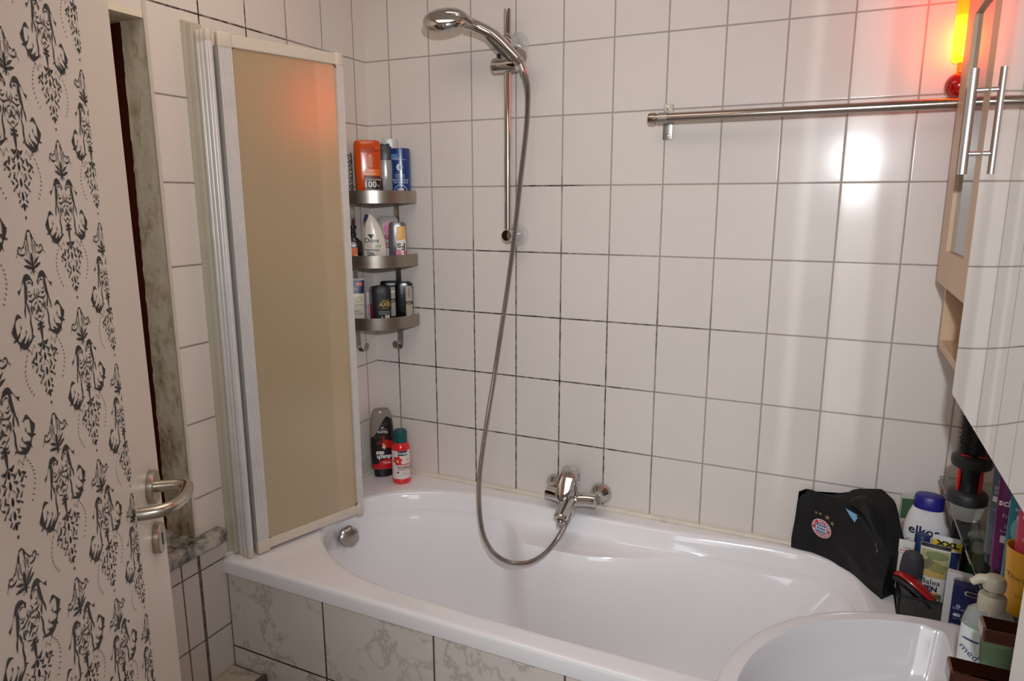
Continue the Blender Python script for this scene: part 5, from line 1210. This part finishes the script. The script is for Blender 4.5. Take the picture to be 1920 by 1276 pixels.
# spray bottle
sb = thing('spray_bottle', 'green spray bottle with white trigger head under the glass shelf', 'bottle', (1.832, -0.135, 0.6042), face_cam(1.832, -0.135))
vb = Vessel([(0,.022,.016,0,0),(.004,.025,.018,0,0),(.09,.025,.018,0,0),(.115,.014,.013,0,0),(.130,.011,.011,0,0)], 2.4); obj('body', vb.mesh(), M((40,104,46), 0.3, trans=0.2), sb)
bm = bmesh.new(); lathe(bm, [(0.013,.130),(0.013,.150),(0.009,.152),(0.009,.158)], 24); tube(bm, spline([(-0.026,0,.168),(-0.010,0,.172),(0.010,0,.172),(0.024,0,.162)], 4), [0.007,0.008,0.009,0.010,0.011,0.0115,0.0115,0.0115,0.011,0.010,0.009,0.008,0.007], 14); tube(bm, spline([(0.012,0,.165),(0.024,0,.150),(0.036,0,.132)], 4), [.006,.0055,.005,.0045,.004,.004,.0035,.003,.0028], 10, flat=0.6); obj('trigger_head', bm, M((214,216,208), 0.35), sb)
# dark blue box
bx = thing('toothbrush_head_box', 'dark blue cardboard box with hanging slot in front of the basket', 'box', (1.815, -0.300, 0.5985), math.radians(-12))
bm = B(-0.050, 0.050, -0.011, 0.011, 0.0, 0.130, 0.0008); obj('carton', bm, M((30,34,84), 0.4), bx, smooth=False)
vb = Vessel([(0, .2, .011, 0, 0), (.14, .2, .011, 0, 0)], 40)
bm = bmesh.new(); 
def rr_(x0, x1, z0, z1, r, n=6):
    pts = []
    for cx, cz, t0 in ((x1-r, z1-r, 0), (x0+r, z1-r, PI/2), (x0+r, z0+r, PI), (x1-r, z0+r, 1.5*PI)):
        for k in range(n): t_ = t0+PI/2*k/(n-1); pts.append((cx+r*math.cos(t_), cz+r*math.sin(t_)))
    return pts
poly2(bm, rr_(-0.028, 0.034, 0.108, 0.119, 0.0055)); vb.put(bm, (196,190,184), 'label_print', 0.0006)
bm = bmesh.new(); poly2(bm, rr_(-0.025, 0.031, 0.1095, 0.1175, 0.004)); vb.put(bm, (44,40,66), 'label_print', 0.0009)
vb.rect(-0.018, 0.045, 0.083, 0.086, (206,190,50)); vb.rect(-0.018, 0.048, 0.030, 0.080, (20,22,44)); vb.text('Oral care', 0.007, -0.033, 0.072, (190,196,220)); vb.blob(-0.036, 0.078, 0.004, 0.004, (200,204,226), inner=0.5)
vb.text('4x', 0.009, -0.040, 0.056, (230,232,240), 0.0004); vb.rect(-0.042, -0.030, 0.052, 0.060, (190,194,214), eps=0.0004); vb.text('clean & care', 0.0055, -0.030, 0.048, (180,186,212)); vb.text('brush heads', 0.0055, -0.031, 0.034, (180,186,212)); vb.text('soft medium', 0.0050, -0.031, 0.022, (120,190,190)); vb.finish(bx)
b2 = thing('white_carton', 'white carton standing just behind the dark blue box', 'box', (1.800, -0.270, 0.5985), math.radians(-12)); obj('carton', B(-0.045, 0.040, -0.010, 0.010, 0.0, 0.140, 0.0008), M((206,202,202), 0.5), b2, smooth=False)
vb = Vessel([(0, .2, .010, 0, 0), (.15, .2, .010, 0, 0)], 40); vb.blob(-0.018, 0.125, 0.014, 0.010, (170,160,150)); vb.finish(b2)
# oval hairbrush with red rim lying on the basket front
hb = thing('oval_hairbrush', 'black hairbrush with red rim lying across the basket front', 'brush', (1.700, -0.235, 0.655), math.radians(-18))
bm = bmesh.new(); rg = []
P = spline([(-0.046,0,0.030),(-0.030,0,0.033),(-0.005,0,0.024),(0.020,0,0.008),(0.040,0,-0.008),(0.047,0,-0.018)], 4)
wd = [0.004+0.013*math.sin(PI*min(1, (i+1)/(len(P)+1))) for i in range(len(P))]
tube(bm, P, wd, 16, flat=0.45, ref=(0, 0, 1)); obj('rim', bm, M((170,24,26), 0.25, coat=0.4), hb)
bm = bmesh.new(); tube(bm, [p+Vector((-0.004, -0.006, -0.010)) for p in P[1:-3]], [w*0.98 for w in wd[1:-3]], 16, flat=0.6, ref=(0, 0, 1)); obj('pad', bm, M((22,20,22), 0.5), hb)
# small paper packet behind body milk
pkt = thing('paper_packet', 'white packet standing behind the body milk bottle', 'packet', (1.775, -0.058, ZB2), math.radians(-8)); bm = bmesh.new()
loft(bm, [[(-0.035,-.003,0),(0.035,-.003,0),(0.035,.003,0),(-0.035,.003,0)], [(-0.035,-.003,.20),(0.032,-.003,.245),(0.032,.003,.245),(-0.035,.003,.20)]]); obj('packet', bm, M((226,206,198), 0.5), pkt, smooth=False)
pkt2 = thing('leaflet', 'green and white leaflet leaning against the tiles behind the basket', 'leaflet', (1.690, -0.040, ZB2), math.radians(8)); obj('sheet', B(-0.020, 0.016, -0.001, 0.001, 0.0, 0.215), M((190,190,176), 0.5), pkt2, smooth=False); vb = Vessel([(0, .2, .001, 0, 0), (.25, .2, .001, 0, 0)], 40); vb.rect(-0.018, 0.010, 0.150, 0.205, (70,100,70)); vb.rect(-0.018, 0.010, 0.10, 0.14, (200,150,150)); vb.finish(pkt2)

# ------------------------------------------------------------------ lights
def light(kind, name, loc, energy, col, **k):
    l = bpy.data.lights.new(name, kind); l.energy = energy; l.color = col
    for a, b in k.items(): setattr(l, a, b)
    o = bpy.data.objects.new(name, l); COL.objects.link(o); o.location = loc; return o
def aim(o, tgt): o.rotation_euler = (Vector(tgt)-o.location).to_track_quat('-Z', 'Y').to_euler()
FL = Vector((1.51, -2.0, 1.77))
fl_ = light('SPOT', 'camera_flash', FL, 60, (0.955, 1.0, 1.05), shadow_soft_size=0.022, spot_size=math.radians(100), spot_blend=1.0)
aim(fl_, (0.95, 0, 1.42))
# added spot with striped pattern, standing in for flash thrown back by the mirror
gb = light('SPOT', 'added_bounce_spot', (1.52, -2.0, 1.62), 22, (0.97, 1.0, 1.0), shadow_soft_size=0.012, spot_size=math.radians(70), spot_blend=0.2)
aim(gb, (1.45, 0, 1.25))
gb.data.use_nodes = True
nt = gb.data.node_tree; N = nt.nodes; L = nt.links
em = N['Emission']; tcn = N.new('ShaderNodeTexCoord'); sp = N.new('ShaderNodeSeparateXYZ'); L.new(tcn.outputs['Normal'], sp.inputs[0])
def mt(op, a, c=None):
    n = N.new('ShaderNodeMath'); n.operation = op
    for i, q in enumerate((a, c)):
        if q is None: continue
        if isinstance(q, (int, float)): n.inputs[i].default_value = q
        else: L.new(q, n.inputs[i])
    return n.outputs[0]
nx_ = mt('DIVIDE', sp.outputs[0], mt('ABSOLUTE', sp.outputs[2])); ny_ = mt('DIVIDE', sp.outputs[1], mt('ABSOLUTE', sp.outputs[2]))
def band(u, a, b, sa, sb):
    x = N.new('ShaderNodeMapRange'); x.inputs['From Min'].default_value = a-sa; x.inputs['From Max'].default_value = a; L.new(u, x.inputs['Value']); x.interpolation_type = 'SMOOTHSTEP'
    y = N.new('ShaderNodeMapRange'); y.inputs['From Min'].default_value = b; y.inputs['From Max'].default_value = b+sb; y.inputs['To Min'].default_value = 1; y.inputs['To Max'].default_value = 0; L.new(u, y.inputs['Value']); y.interpolation_type = 'SMOOTHSTEP'
    return mt('MULTIPLY', x.outputs[0], y.outputs[0])
GB_SHIFT = (1.45, 1.25)
def ux(x): return (x-GB_SHIFT[0])/2.0
strip = mt('ADD', mt('MULTIPLY', band(nx_, ux(1.472), ux(1.545), 0.006, 0.003), 1.0), mt('MULTIPLY', band(nx_, ux(1.372), ux(1.386), 0.010, 0.004), 0.85))
strip = mt('ADD', strip, mt('MULTIPLY', band(nx_, ux(1.592), ux(1.606), 0.004, 0.004), 0.35))
low = N.new('ShaderNodeMapRange'); low.inputs['From Min'].default_value = -0.27; low.inputs['From Max'].default_value = -0.12; L.new(mt('ADD', ny_, mt('MULTIPLY', nx_, -0.6)), low.inputs['Value']); low.interpolation_type = 'SMOOTHSTEP'
L.new(mt('MULTIPLY', strip, low.outputs[0]), em.inputs['Strength'])
# warm ambient from ceiling lamp and hallway
cl_ = light('AREA', 'ceiling_light', (0.60, -1.0, 2.44), 4.9, (1.0, 0.86, 0.74), shape='RECTANGLE', size=0.9, size_y=0.7)
hl = light('AREA', 'hallway_light', (1.45, -2.75, 1.7), 11, (0.93, 0.97, 1.0), shape='RECTANGLE', size=0.8, size_y=1.4); aim(hl, (1.2, 0, 1.1))
W_ = bpy.data.worlds.new('world'); S.world = W_; W_.use_nodes = True
W_.node_tree.nodes['Background'].inputs[0].default_value = (0.83, 0.83, 0.84, 1); W_.node_tree.nodes['Background'].inputs[1].default_value = 0.34

# ------------------------------------------------------------------ camera
cam = bpy.data.cameras.new('camera'); co = bpy.data.objects.new('camera', cam); COL.objects.link(co)
cam.sensor_width = 36; cam.lens = 1296.94/1920*36; cam.clip_start = 0.01
R3 = Matrix(((0.90590035, 0.42348894, -0.00129131), (0.0828986, -0.18031992, -0.98010844), (-0.41529793, 0.88777353, -0.19845852)))
X_, Yd, Zf = R3[0], R3[1], R3[2]
rot = Matrix((X_, -Yd, -Zf)).transposed()
co.matrix_world = Matrix.Translation((1.46668, -1.99231, 1.56677)) @ rot.to_4x4()
S.camera = co
S.cycles.max_bounces = 8; S.cycles.transmission_bounces = 6; S.cycles.glossy_bounces = 5; S.cycles.sample_clamp_indirect = 4.0
S.cycles.caustics_reflective = False; S.cycles.caustics_refractive = False
S.cycles.use_denoising = True
